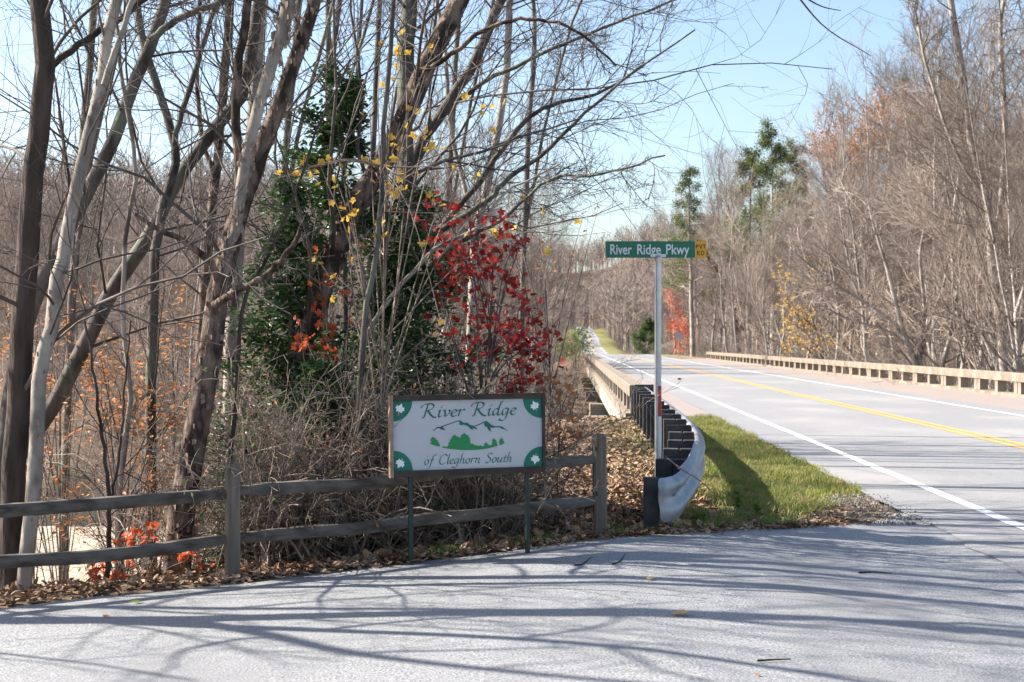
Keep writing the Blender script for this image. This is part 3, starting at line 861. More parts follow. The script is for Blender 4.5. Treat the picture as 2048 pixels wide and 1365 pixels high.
# flared end plate
def end_plate():
    cs = [P(1398, 878, 13.0), P(1390, 925, 12.6), P(1362, 948, 12.35), P(1316, 955, 12.15)]
    n = 16; rows = 14
    t = np.linspace(0, 1, n)
    top = catmull([P(1388, 884, 12.85), P(1378, 918, 12.5), P(1356, 946, 12.25), P(1335, 955, 12.1), P(1314, 957, 12.0)], n)
    bot = catmull([P(1392, 965, 12.95), P(1386, 985, 12.55), P(1374, 1012, 12.3), P(1352, 1040, 12.12), P(1320, 1046, 12.0)], n)
    T = unit(np.gradient((top + bot) / 2, axis=0)); Nn = unit(np.stack([-T[:, 1], T[:, 0], 0 * t], -1))
    Nn = np.where(Nn[:, 1:2] > 0, -Nn, Nn)
    V = []
    for j in range(rows):
        v = j / (rows - 1)
        corr = 0.052 * (math.sin(math.pi * min(v / 0.42, 1)) ** 1.2 + (math.sin(math.pi * max(0, (v - 0.52) / 0.48)) ** 1.2))
        amp = np.clip(1.15 - 0.95 * t ** 1.5, 0.18, 1)
        V.append(top * (1 - v) + bot * v + Nn * (corr * amp)[:, None])
    V = np.array(V)                       # rows, n
    r = 0.035                              # rounded free corners
    for j in range(rows):
        v = j / (rows - 1)
        e = max(0, abs(v - 0.5) - 0.38) / 0.12
        V[j, -1] = V[j, -1] + (V[j, -2] - V[j, -1]) * 0.9 * e * e
    I = np.arange(rows * n).reshape(rows, n)
    Q = np.stack([I[:-1, :-1], I[:-1, 1:], I[1:, 1:], I[1:, :-1]], -1).reshape(-1, 4)
    mb = MB().add(V.reshape(-1, 3) - GLc, [Q]).add((V - Nn[None] * 0.004).reshape(-1, 3) - GLc, [Q[:, ::-1]])
    o = mb.build('end_plate', 'galv_rail', GR, True)
    o['label'] = 'flared curved end plate with rust marks'
    for px, py in ((1372, 972), (1352, 990)):
        p = P(px, py, 12.14) - GLc
        V, Q = tubes(np.array([[p, p + np.array([0, -0.02, 0])]]), np.array([[0.013, 0.011]]), 8)
        MB().add(V, [Q]).build('bolt', 'rail_post', o)
end_plate()
p = P(1302, 955, 12.2)
MB().box((p[0] - GLc[0], 12.2 - GLc[1], (p[2] - 0.33) - GLc[2]), (0.115, 0.14, 0.66), bev=0.006).build('post', 'rail_post', GR)['label'] = 'dark square end post behind the flared plate'
# hazard plate on the rail end at the bridge
MB().box((1.62 + RK * 32.2 - GLc[0], 32.2 - GLc[1], 0.40 - GLc[2]), (0.40, 0.05, 0.66)).build('bridge_shoe', 'rail_post', GR)

# ------------------------------------------------------------------ trees built stem by stem
def stem(pts, w0, w1, d, n=26, extend=0.0, dd=0.0, rng=RNG):
    """pts in photo pixels from the foot up, widths in pixels at distance d"""
    pts = [np.asarray(p, float) for p in pts]
    if extend:
        a, b = pts[-2], pts[-1]
        dv = (b - a) / max(np.linalg.norm(b - a), 1)
        s = 1 if b[1] < a[1] else -1
        for k in range(1, 5):
            dv = dv * 0.9 + np.array([rng.normal() * 0.12, -0.12])
            pts.append(pts[-1] + dv / np.linalg.norm(dv) * extend / 4)
    t = np.linspace(0, 1, len(pts))
    W3 = np.array([P(p[0], p[1], d + dd * tt) for p, tt in zip(pts, t)])
    C = catmull(W3, n)
    C = C + rng.normal(size=C.shape) * 0.006
    R = np.linspace(w0, w1, n) * 0.5 * d / F
    return C[None], R[None]

def root_down(C, R, flare=1.35):
    """carry a stem's foot into the ground below it"""
    p = C[0, 0]; gz = Z(p[0], p[1])
    if p[2] > gz - 0.05:
        d = C[0, 0] - C[0, 2]; d = d / max(abs(d[2]), 1e-3)
        d = np.array([d[0] * 0.4, d[1] * 0.4, -1.0])
        L = p[2] - gz
        q = p + d * L
        L = p[2] - Z(q[0], q[1]) + 0.25
        add = np.array([p + d * L * f for f in (1.0, 0.75, 0.5, 0.25)])
        C = np.concatenate([add[None], C], 1)
        R = np.concatenate([np.array([[1.35 * flare, 1.25, 1.12, 1.05]]) * R[0, 0], R], 1)
    return C, R

def fg_tree(name, label, stems, bark, d, twigs=(7, 7, 5), cat='tree', group=None, dens=1.0, twm='twig', seed=0, limb_r=0.22, leaves=None, sides=12, lenf=(0.14, 0.30), t0=0.25, rm=1.0, flakes=0, extra=None):
    rng = np.random.default_rng(seed + 100)
    SS = [stem(s[0], s[1], s[2], s[3] if len(s) > 3 else d, extend=s[4] if len(s) > 4 else 0, dd=s[5] if len(s) > 5 else 0.4 * rng.normal(), rng=rng) for s in stems]
    C0, R0 = root_down(*SS[0])
    foot = C0[0, 0].copy()
    T = thing(name, label, cat, tuple(foot), group)
    loc = foot
    trunk = [(C0 - loc, R0, sides)] + [(C - loc, R, max(5, sides - 3)) for (C, R), s in zip(SS[1:], stems[1:]) if len(s) < 7]
    tr = link('trunk', batch_mesh(trunk, 'trunk'), bark, T)
    for (C, R), s in zip(SS, stems):
        if len(s) > 6:
            link('stem', batch_mesh([(C - loc, R, sides)], 'stem'), s[6], T)['label'] = s[7]
    crown = []
    tips = []
    for k, (C, R) in enumerate([(C0, R0)] + SS[1:]):
        a, ra = spawn(C, R, max(2, int(twigs[0] * dens)), rng, t0 if k == 0 else 0.15, 1.0, (30, 70), lenf, limb_r, 8, 0.30, 0.16, 0.006 * rm, 0.3)
        b, rb = spawn(a, ra, twigs[1], rng, 0.15, 1.0, (25, 60), (0.35, 0.65), 0.55, 6, 0.2, 0.16, 0.0032 * rm, 0.35)
        c, rc = spawn(b, rb, twigs[2], rng, 0.15, 1.0, (25, 60), (0.35, 0.7), 0.6, 4, 0.12, 0.14, 0.0020 * rm, 0.5)
        crown += [(a - loc, ra, 5), (b - loc, rb, 4), (c - loc, rc, 3)]
        tips.append(c[:, -1])
    cr = link('crown', batch_mesh(crown, 'crown'), twm, T)
    if flakes:
        C, R = C0, R0
        m = flakes
        allC = [(C0, R0)] + (SS[1:2] if SS[1][1][0, -1] > 0.03 else []) if len(SS) > 1 else [(C0, R0)]
        pos = []
        mb = MB()
        for C, R in allC:
            i = rng.integers(1, C.shape[1] - 1, m)
            az = rng.random(m) * 2 * math.pi
            nrm = np.stack([np.cos(az), np.sin(az), 0 * az], -1)
            ctr = C[0, i] + (C[0, i + 1] - C[0, i]) * rng.random((m, 1)) + nrm * (R[0, i] * 0.98)[:, None]
            tang = np.stack([-np.sin(az), np.cos(az), 0 * az], -1)
            s = ((0.010 + 0.024 * rng.random(m)) * (0.4 + R[0, i] / R[0].max() * 0.7))[:, None]
            up = np.array([0, 0, 1.0]) * (0.6 + rng.random((m, 1)))
            curl = nrm * (0.2 + 0.9 * rng.random((m, 1)))
            V = np.stack([ctr - up * s, ctr + up * s, ctr + up * s * 0.9 + (tang * 0.7 + curl * 0.35) * s, ctr - up * s * 0.8 + (tang * 0.7 + curl * 0.35) * s,
                          ctr + up * s * 0.7 + (tang * 1.0 + curl) * s, ctr - up * s * 0.6 + (tang * 1.0 + curl) * s], 1)
            base = (np.arange(m) * 6)[:, None]
            mb.add(V.reshape(-1, 3) - loc, [np.concatenate([base + np.array([0, 1, 2, 3]), base + np.array([3, 2, 4, 5])])])
        pl = mb.build('peeling_bark', 'bark_flake', tr)
        pl['kind'] = 'stuff'
    return T, np.concatenate(tips)

fg_tree('broadleaf_tree', 'thick dark grey tree trunk rising behind the fence beside a thinner pale leaning trunk', [
    ([(20, 1190), (28, 950), (45, 650), (62, 400), (82, 190), (80, 0)], 50, 27, 10.7, 1500),
    ([(92, 140), (150, 95), (210, 55), (300, -10)], 15, 10, 10.7, 900)], 'bark_dark', 10.7, seed=1, twigs=(10, 7, 5))
fg_tree('pale_barked_tree', 'slender pale barked tree leaning right behind the fence', [
    ([(45, 1195), (68, 1000), (80, 752), (103, 646), (119, 545), (136, 466), (168, 308), (205, 169), (226, 30)], 31, 20, 10.15, 1200),
    ([(205, 169), (245, 60), (280, -40)], 13, 8, 10.15, 700)], 'bark_pale', 10.15, seed=2, twigs=(9, 7, 5), flakes=90)
fg_tree('broadleaf_tree', 'grey smooth trunk leaning steeply right with a long arching limb', [
    ([(10, 900), (35, 720), (67, 605), (123, 487), (169, 390), (215, 308), (262, 190), (308, 67), (338, -20)], 34, 18, 12.4, 1100),
    ([(300, 80), (359, 36), (470, -6)], 15, 10, 12.4, 800)], 'bark_grey', 12.4, seed=3, twigs=(10, 7, 5))
fg_tree('broadleaf_tree', 'long mossy grey trunk slanting far right across the wood', [
    ([(10, 1010), (26, 930), (101, 822), (207, 611), (246, 545), (304, 466), (359, 354), (426, 267), (492, 169), (520, -10)], 35, 18, 14.4, 1000)], 'bark_grey', 14.4, seed=4, twigs=(12, 7, 5))
T5, _ = fg_tree('river_birch', 'thick birch with peeling bark forking into three stems behind the fence post', [
    ([(352, 1168), (358, 1060), (375, 960), (405, 800), (422, 690), (433, 598), (457, 500), (487, 400), (513, 328), (544, 246), (580, 154), (616, 51), (640, -30)], 58, 14, 11.0, 1100, 0.3),
    ([(446, 545), (458, 500), (476, 425), (494, 308), (534, 154), (564, 51), (585, -30)], 20, 31, 10.95, 1100, -0.3, 'bark_pale', 'creamy pale upper stem with dark scars'),
    ([(484, 400), (478, 340), (472, 180), (487, 67), (502, -30)], 20, 13, 10.95, 800, -0.2),
    ([(438, 590), (425, 535), (360, 478), (300, 450), (272, 430)], 18, 6, 11.0, 0, -0.5),
    ([(430, 610), (460, 590), (530, 550), (580, 500), (604, 455)], 17, 8, 11.0, 0, -0.5)], 'bark_peel', 11.0, seed=5, twigs=(6, 7, 5), sides=18, flakes=330)
fg_tree('broadleaf_tree', 'straight slim grey trunk forking in two above a slanting trunk', [
    ([(300, 1160), (302, 970), (300, 840), (304, 708), (308, 560), (310, 487), (328, 410), (349, 338), (349, 277), (308, 154), (287, 92), (272, 0)], 24, 11, 14.0, 900),
    ([(349, 290), (365, 220), (390, 144), (410, 77), (441, -10)], 12, 8, 14.0, 800)], 'bark_grey', 14.0, seed=6, twigs=(9, 7, 5))
fg_tree('broadleaf_tree', 'reddish brown slim trunk standing between the mossy trunk and the peeling birch', [
    ([(398, 950), (402, 700), (415, 513), (428, 380), (436, 308), (446, 180), (458, 0)], 22, 15, 18.5, 800),
    ([(430, 360), (400, 250), (395, 100), (400, -10)], 10, 7, 18.5, 600)], 'bark_peel', 18.5, seed=7, twigs=(9, 7, 4))
fg_tree('pale_barked_tree', 'pale trunk half hidden behind the fence post and holly', [
    ([(455, 1100), (458, 774), (466, 620), (480, 430), (505, 250), (520, 60), (530, -30)], 30, 16, 15.2, 800)], 'bark_pale', 15.2, seed=8, twigs=(9, 7, 4))
fg_tree('sapling', 'thin dark sapling rising right behind the fence post', [
    ([(460, 1120), (462, 920), (475, 752), (488, 598), (528, 532), (585, 400), (640, 250), (700, 120)], 10, 4, 10.9)], 'bark_dark', 10.9, seed=9, twigs=(8, 5, 4), lenf=(0.12, 0.3))
fg_tree('river_birch', 'shaggy brown birch trunk leaning right through the red leaves and holly', [
    ([(520, 1120), (545, 890), (575, 765), (593, 728), (626, 629), (652, 549), (685, 476), (707, 421), (736, 370), (772, 318), (818, 215), (859, 118), (900, 41), (930, -20)], 52, 36, 12.6, 1300, 0.8),
    ([(845, 140), (890, 120), (970, 60), (1060, 38), (1150, 60), (1230, 130)], 12, 4, 12.9, 0, -0.4)], 'bark_peel', 12.6, seed=10, twigs=(11, 8, 5), sides=16, flakes=380)
fg_tree('broadleaf_tree', 'upright dark grey trunk behind the shaggy leaning birch', [
    ([(800, 1050), (802, 800), (806, 560), (813, 369), (808, 256), (813, 103), (820, -10)], 40, 27, 14.8, 1200)], 'bark_grey', 14.8, seed=11, twigs=(12, 8, 5))
fg_tree('broadleaf_tree', 'slim grey tree with limbs arching far out over the road', [
    ([(780, 1060), (790, 800), (800, 560), (828, 318), (870, 246), (905, 195), (951, 123), (985, 40), (1020, -30)], 26, 14, 15.4, 900),
    ([(800, 560), (880, 460), (962, 359), (1013, 287), (1064, 231), (1116, 205), (1200, 185), (1290, 130)], 15, 4, 15.0, 0, -0.8),
    ([(805, 520), (900, 450), (977, 400), (1013, 359), (1085, 308), (1167, 231), (1260, 150), (1390, 60)], 15, 3, 14.4, 0, -0.8),
    ([(798, 600), (900, 500), (1000, 440), (1100, 360), (1200, 350), (1330, 310)], 11, 3, 14.2, 0, -0.6),
    ([(870, 246), (960, 170), (1080, 110), (1200, 60), (1400, -20)], 11, 4, 15.4, 0, -0.6)], 'bark_grey', 15.2, seed=12, twigs=(11, 8, 6), lenf=(0.2, 0.42))
fg_tree('broadleaf_tree', 'slender pale tree behind the arching limbs, left of the open sky', [
    ([(930, 1000), (940, 700), (950, 500), (982, 333), (1008, 205), (1018, 51), (1022, -20)], 18, 11, 17.5, 800),
    ([(950, 520), (930, 380), (900, 250), (890, 100), (870, -10)], 10, 6, 17.5, 500)], 'bark_pale', 17.5, seed=13, twigs=(11, 8, 5))
fg_tree('sapling', 'tall thin straight sapling in front of the holly with sparse twigs', [
    ([(705, 1080), (721, 776), (732, 629), (751, 519), (762, 391), (765, 300), (780, 120), (786, -20)], 13, 6, 11.7, 400)], 'bark_grey', 11.7, seed=14, twigs=(9, 5, 4), lenf=(0.1, 0.25))
fg_tree('sapling', 'light grey sapling bending right above the white sign', [
    ([(700, 1080), (718, 783), (736, 666), (802, 571), (875, 494), (960, 450), (1010, 385), (1120, 330)], 12, 4, 11.8)], 'bark_pale', 11.8, seed=15, twigs=(10, 6, 4), lenf=(0.12, 0.3))
fg_tree('sapling', 'thin dark forked sapling in the orange beech leaves', [
    ([(213, 1190), (217, 1100), (220, 1010), (208, 900), (190, 760), (170, 640)], 12, 4, 10.6),
    ([(220, 1010), (238, 900), (250, 760), (262, 640)], 7, 3, 10.6)], 'bark_dark', 10.6, seed=16, twigs=(6, 5, 3), lenf=(0.12, 0.25))
fg_tree('broadleaf_tree', 'thin pale stem bending between the pale leaning tree and the straight slim trunk', [
    ([(235, 1120), (240, 960), (262, 800), (245, 640), (250, 480), (270, 330), (240, 150)], 11, 6, 12.2, 300)], 'bark_pale', 12.2, seed=17, twigs=(9, 6, 4), lenf=(0.15, 0.35))
for i, (x, y0, yt, d, lean, wd, lab) in enumerate([
    (540, 900, -10, 21, 60, 16, 'grey background trunk seen between the forked birch and the holly'),
    (610, 900, -10, 23, 70, 14, 'slim grey trunk rising behind the holly top'),
    (665, 880, -10, 24, -10, 13, 'narrow upright grey trunk directly behind the holly'),
    (730, 880, -10, 22, 30, 13, 'slim grey trunk behind the yellow leaves'),
    (130, 980, -10, 24, 60, 18, 'far grey trunk between the two leftmost trees'),
    (880, 860, -10, 25, 40, 13, 'slim brown trunk behind the red leaves'),
    (1040, 860, 60, 27, 30, 12, 'thin grey trunk right of the red leaves')]):
    fg_tree('broadleaf_tree', lab, [([(x, y0), (x + lean * 0.2, y0 * .66), (x + lean * .55, y0 * .33), (x + lean, yt)], wd, wd * 0.6, d, 500),
        ([(x + lean * .3, y0 * .55), (x + lean * .3 + 40, y0 * .3), (x + lean + 70, yt)], wd * .6, wd * .35, d, 300)], 'bark_grey', d, seed=30 + i, twigs=(10, 7, 4), sides=8)

T = thing('overhanging_tree', 'tree beside the driveway whose dark twigs droop into the open sky', 'tree', (-5.7, 9.4, Z(-5.7, 9.4) - 0.2))
tl = np.array(T.location)
c0 = catmull(np.array([[0, 0, -0.2], [0.1, 0.1, 3.0], [0.5, 0.4, 5.6], [0.9, 0.6, 8.0]]), 20)[None]
link('trunk', batch_mesh([(c0, np.linspace(0.14, 0.05, 20)[None], 12)], 'trunk'), 'bark_dark', T)
e0 = [P(1585, -20, 10.0), P(1650, 55, 9.9), P(1742, 112, 9.8)]; e1 = [P(1585, -20, 10.0), P(1640, 12, 10.1), P(1682, 22, 10.2)]
lim = catmull(np.array([c0[0, 14] + tl, [-3.4, 9.3, 6.6], [-0.6, 9.4, 6.2], [1.2, 9.8, 4.9], e0[0]]), 24)
sub = [catmull(np.array(e), 10) for e in (e0, e1)]
big = np.array([catmull(np.array(q), 16) for q in ([c0[0, 6] + tl, [-5.2, 9.1, 3.3], [-4.75, 8.75, 4.0], [-4.6, 8.2, 4.9], [-4.9, 7.6, 6.0]],
    [c0[0, 7] + tl, [-6.2, 9.2, 3.9], [-6.6, 8.7, 4.8], [-6.7, 8.2, 6.0], [-6.6, 7.9, 7.2]], [c0[0, 9] + tl, [-5.0, 9.6, 4.9], [-4.4, 9.9, 5.6], [-3.9, 10.0, 6.6], [-3.7, 10.2, 7.6]])])
bigr = np.repeat(np.linspace(0.065, 0.02, 16)[None], 3, 0)
bg_a, bg_ra = spawn(big, bigr, 5, np.random.default_rng(18), 0.2, 1.0, (30, 65), (0.25, 0.5), 0.5, 8, 0.2, 0.18, 0.008)
bg_b, bg_rb = spawn(bg_a, bg_ra, 4, np.random.default_rng(19), 0.2, 1.0, (30, 65), (0.35, 0.6), 0.5, 6, 0.1, 0.18, 0.004)
tw_a, tw_ra = spawn(lim[None], np.linspace(0.05, 0.008, 24)[None], 10, np.random.default_rng(8), 0.2, 0.85, (30, 60), (0.1, 0.25), 0.4, 7, 0.3, 0.15, 0.005)
link('crown', batch_mesh([((lim - tl)[None], np.linspace(0.05, 0.008, 24)[None], 8), (np.array(sub) - tl, np.repeat(np.linspace(0.007, 0.0025, 10)[None], 2, 0), 5), (tw_a - tl, tw_ra, 4), (big - tl, bigr, 8), (bg_a - tl, bg_ra, 5), (bg_b - tl, bg_rb, 3)], 'crown'), 'bark_dark', T)

# ------------------------------------------------------------------ leafy saplings: clusters of leaves carried on real twigs
def leafy(name, label, base, clusters, d, dj, rad, nleaf, size, kind, m, single=0, bark='bark_grey', tw='twig', seed=0, cat='tree', hub=None, group=None, r0=0.02, rt=0.003, flat=0.0, leafname='leaf'):
    rng = np.random.default_rng(seed + 500)
    b = P(base[0], base[1], d); b[2] = Z(b[0], b[1]) - 0.1
    T = thing(name, label, cat, tuple(b), group)
    h = P(hub[0], hub[1], d)
    n = 14
    st = catmull(np.array([b, b * 0.6 + h * 0.4 + rng.normal(size=3) * 0.05, h]), n)[None]
    link('trunk', batch_mesh([(st - b, np.linspace(r0, r0 * 0.5, n)[None], 8)], 'trunk'), bark, T)
    limbs, lr, tips = [], [], []
    cen = []
    for cx, cy in clusters:
        c = P(cx, cy, d + rng.normal() * dj)
        t = 0.35 + 0.65 * rng.random()
        s = st[0, int(t * (n - 1))]
        mid = (s + c) / 2 + np.array([rng.normal() * .05, rng.normal() * .05, 0.12 * np.linalg.norm(c - s)])
        limbs.append(catmull(np.array([s, mid, c]), 8)); lr.append(np.linspace(r0 * 0.45, rt, 8)); cen.append(c)
    A = np.array(limbs); RA_ = np.array(lr)
    K = max(3, int(nleaf / len(clusters) / 4))
    tw_, rw = spawn(A, RA_, K, rng, 0.55, 1.0, (30, 80), (1, 1), 0.5, 4, 0.0, 0.2, rt * 0.7, 0.6, lens=np.full(len(A), rad * 1.1))
    link('crown', batch_mesh([(A - b, RA_, 5), (tw_ - b, rw, 3)], 'crown'), tw, T)
    pts = tw_[:, 1:].reshape(-1, 3)
    pick = rng.permutation(len(pts))
    pos = np.concatenate([pts[pick]] * (int(nleaf / len(pts)) + 1))[:nleaf] + rng.normal(size=(nleaf, 3)) * rad * 0.12
    put_leaves(T, pos, size, kind, m, rng, single=single, flat=flat, name=leafname)
    return T

red_c = [(885, 470), (905, 490), (940, 455), (930, 500), (965, 535), (1000, 470), (1035, 455), (990, 600), (1012, 560), (1005, 520), (1040, 640), (960, 640), (1060, 680), (1092, 690), (1102, 712), (1062, 735), (1050, 772), (1020, 690), (985, 690), (1040, 600), (870, 400), (1080, 740), (930, 660), (850, 440), (900, 430), (950, 590), (880, 560), (1045, 480), (915, 540), (1090, 660), (1030, 760)]
leafy('red_maple', 'small tree hung with deep red leaves above the white sign', (985, 1080), red_c, 12.4, 0.35, 0.24, 760, 0.058, 'maple', 'red_leaf', single=200, seed=1, hub=(985, 560), r0=0.018)
leafy('red_vine', 'young maple with scarlet leaves in front of the leaning birch trunk', (640, 1120), [(600, 640), (612, 660), (640, 620), (655, 650), (650, 690), (672, 725), (630, 490), (660, 470), (715, 490), (660, 690), (595, 690)], 12.3, 0.2, 0.13, 130, 0.052, 'maple', 'scarlet_leaf', single=120, seed=2, hub=(655, 620), r0=0.011)
yc = [(570, 355), (545, 360), (585, 345), (640, 330), (660, 318), (680, 322), (690, 335), (765, 55), (810, 55), (800, 85), (880, 75), (850, 150), (875, 160), (935, 148), (815, 215), (800, 245), (805, 270), (865, 200), (740, 225), (810, 310), (760, 350), (780, 380), (815, 355), (870, 395), (640, 525), (660, 545), (720, 500), (905, 430), (940, 435), (880, 640), (910, 645), (1020, 190), (1010, 150), (1130, 440), (1145, 440), (1120, 540), (895, 275), (700, 450), (770, 450)]
leafy('yellow_maple', 'tall thin maple with scattered yellow leaves in front of the holly', (752, 1090), yc, 11.9, 0.35, 0.12, 125, 0.066, 'maple', 'yellow_leaf', single=125, seed=3, hub=(775, 250), r0=0.014, tw='twig_light')
bc = [(x, y) for x, y in zip(RNG.uniform(90, 400, 34), RNG.uniform(700, 1090, 34))]
leafy('beech_sapling', 'beech sapling holding orange leaves between the pale tree and the peeling birch', (250, 1150), bc, 13.2, 0.8, 0.34, 1000, 0.060, 'oval', 'orange_leaf', single=200, seed=4, hub=(240, 850), r0=0.016, flat=0.4)
leafy('beech_sapling', 'small beech with pale orange leaves low behind the leftmost trunk', (60, 1100), [(10, 620), (20, 700), (60, 780), (30, 850), (70, 900), (15, 960), (90, 760), (110, 600), (150, 570), (80, 560)], 15.5, 0.6, 0.3, 260, 0.062, 'oval', 'orange_leaf', single=60, seed=5, hub=(60, 760), r0=0.014, flat=0.4)
for k_, (px, py, d, w, lab) in enumerate([(120, 780, 19, 130, 'beech with thin orange leaves deep in the wood left of the straight slim trunk'), (345, 690, 21, 110, 'beech with pale orange leaves behind the straight slim trunk'), (560, 820, 18, 90, 'low beech with rusty leaves behind the holly foot'), (1090, 560, 24, 110, 'thin beech with sparse orange leaves right of the red maple')]):
    rr = np.random.default_rng(70 + k_)
    leafy('beech_sapling', lab, (px, 1000), list(zip(px + rr.uniform(-w, w, 18), py + rr.uniform(-150, 170, 18))), d, 1.0, 0.45, [420, 380, 300, 110][k_], 0.075, 'oval', 'orange_leaf', seed=80 + k_, hub=(px, py), r0=0.02, flat=0.4)
leafy('maple_seedling', 'low maple seedling with vivid scarlet leaves under the bottom fence rail', (215, 1185), [(185, 1140), (180, 1148), (225, 1125), (240, 1070), (262, 1062), (290, 1065), (310, 1062), (255, 1120), (235, 1150), (225, 1155), (400, 1115), (385, 1110), (420, 1120), (440, 1140), (300, 1060)], 10.7, 0.15, 0.08, 110, 0.055, 'maple', 'scarlet_leaf', single=110, seed=6, hub=(240, 1110), r0=0.007, rt=0.0025, cat='seedling')
leafy('oak_sapling', 'scrubby sapling with rusty leaves beside the right edge of the white sign', (1120, 1060), [(1115, 870), (1120, 865), (1105, 790), (1150, 800), (1130, 900), (1160, 850), (1100, 760), (1140, 770), (1150, 930), (1080, 760)], 13.0, 0.3, 0.12, 70, 0.07, 'maple', 'orange_leaf', single=70, seed=7, hub=(1120, 860), r0=0.008)

# hollies
def holly(label, px, d, top_y, rad, nl, seed, bot_f=0.12):
    rng = np.random.default_rng(seed + 900)
    b = P(px, 0, d); b[2] = Z(b[0], b[1]) - 0.1
    top = P(px + 15, top_y, d)
    H = top[2] - b[2]
    T = thing('holly_tree', label, 'tree', tuple(b))
    n = 18
    C = catmull(np.array([b, b * .5 + top * .5 + np.array([.06, .05, 0]), top]), n)[None]
    R = np.linspace(0.045, 0.008, n)[None]
    link('trunk', batch_mesh([(C - b, R, 8)], 'trunk'), 'bark_grey', T)
    K = 66
    a, ra = spawn(C, R, K, rng, bot_f, 0.99, (55, 95), (1, 1), 0.35, 7, 0.25, 0.14, 0.005, 0.4, lens=np.array([rad / 0.85]))
    # shorter shoots towards the top
    hgt = (a[:, 0, 2] - b[2]) / H
    sc_ = np.clip(1.25 - hgt, 0.16, 1) * (0.5 + 0.7 * rng.random(len(a)))
    a = a[:, :1] + (a - a[:, :1]) * sc_[:, None, None] * 1.1
    b2, rb = spawn(a, ra, 7, rng, 0.3, 1.0, (30, 65), (0.3, 0.5), 0.5, 5, 0.1, 0.2, 0.003, 0.5)
    link('crown', batch_mesh([(a - b, ra, 5), (b2 - b, rb, 3)], 'crown'), 'twig', T)
    pts = np.concatenate([b2[:, 1:].reshape(-1, 3), a[:, 4:].reshape(-1, 3)])
    pos = pts[rng.integers(0, len(pts), nl)] + rng.normal(size=(nl, 3)) * 0.05
    put_leaves(T, pos, 0.066, 'oval', 'holly', rng, single=0, flat=0.3)
holly('tall glossy dark green holly between the birches', 668, 13.3, 165, 1.25, 13500, 1)
holly('rounded holly bush with glossy leaves just right of the forked birch', 560, 12.7, 370, 0.75, 6500, 2)
holly('spreading holly behind the white sign and red leaves', 815, 13.5, 400, 1.0, 6500, 3)
holly('low holly sprig by the fence post', 480, 11.6, 880, 0.28, 700, 4)
holly('short holly bush behind the top fence rail, right of the post', 620, 12.0, 740, 0.65, 3600, 5)

# ------------------------------------------------------------------ shrubs and tangle behind the fence
def shrub_protos():
    out = []
    for k in range(5):
        rng = np.random.default_rng(40 + k)
        ns = 11
        base = np.zeros((ns, 3)); base[:, :2] = rng.normal(size=(ns, 2)) * 0.16; base[:, 2] = -0.15
        D = rng.normal(size=(ns, 3)) * 0.35; D[:, 2] = 1
        D = unit(D); H = 1.1 + 0.9 * rng.random(ns)
        n = 10; S = np.zeros((ns, n, 3)); S[:, 0] = base; cur = D
        for i in range(1, n):
            cur = unit(cur + rng.normal(size=cur.shape) * 0.13 + np.array([0, 0, -0.02 * i]))
            S[:, i] = S[:, i - 1] + cur * (H / (n - 1))[:, None]
        R = np.linspace(0.009, 0.003, n)[None] * (0.7 + 0.8 * rng.random((ns, 1)))
        a, ra = spawn(S, R, 8, rng, 0.12, 1, (30, 75), (0.25, 0.55), 0.6, 6, 0.05, 0.22, 0.0028, 0.5)
        b, rb = spawn(a, ra, 5, rng, 0.1, 1, (30, 75), (0.3, 0.7), 0.7, 4, 0.0, 0.2, 0.0021, 0.6)
        s_me = batch_mesh([(S, R, 5)], 'stems'); s_me.materials.append(M['twig_light'])
        t_me = batch_mesh([(a, ra, 3), (b, rb, 3)], 'twigs'); t_me.materials.append(M['twig_light'])
        pts = np.concatenate([b[:, 2:].reshape(-1, 3), a[:, 3:].reshape(-1, 3)])
        nl = [46, 0, 60, 34, 90][k]
        l_me = None
        if nl:
            V, Fs = leaf_batch(pts[rng.integers(0, len(pts), nl)], [0.055, 0, 0.045, 0.06, 0.04][k], 'oval', rng)
            l_me = mesh_np('dead_leaves', V, Fs); l_me.materials.append(M[['litter', '', 'orange_leaf', 'litter', 'weed'][k]])
        out.append((s_me, t_me, l_me))
    return out
SHP = shrub_protos()
rng = np.random.default_rng(77)
spots = []
while len(spots) < 88:
    x = rng.uniform(-5.2, 2.0); s = abs(rng.normal()) * 2.8 + 0.35
    y = fence_y(x) + 0.1 + s / 0.87
    if sdist(np.array(x), np.array(y)) < 0.3 or (y > 12.5 and crest_l(y) + RK * y - x < 1.1): continue
    if x < -1.9 and rng.random() < 0.975: continue
    if y > 22: continue
    spots.append((x, y))
for i in range(26):
    y = rng.uniform(14, 34); x = crest_l(y) + RK * y - rng.uniform(1.6, 4.2)
    spots.append((float(x), y))
for i, (x, y) in enumerate(spots):
    near = y < fence_y(x) + 2.2
    o = thing('bare_shrub', 'tangled bare shrub in the thicket behind the fence' if x < 0.8 else 'bare twiggy shrub on the leafy bank left of the guardrail', 'shrub', (x, y, Z(x, y)),
              'bare shrubs of the thicket' if x < 0.8 else 'bare shrubs on the bank')
    sm, tm, lm = SHP[i % 5]
    k = rng.uniform(0.7, 1.25) * (0.8 if near else 1.1) * (0.6 if x > crest_l(y) + RK * y - 2.4 and y > 13 else 1)
    o.scale = (k, k, k * rng.uniform(0.8, 1.2)); o.rotation_euler.z = rng.uniform(0, 6.28)
    link('stems', sm, None, o); link('twigs', tm, None, o)
    if lm is not None: link('green_leaves' if i % 5 == 4 else 'dead_leaves', lm, None, o)['kind'] = 'stuff'

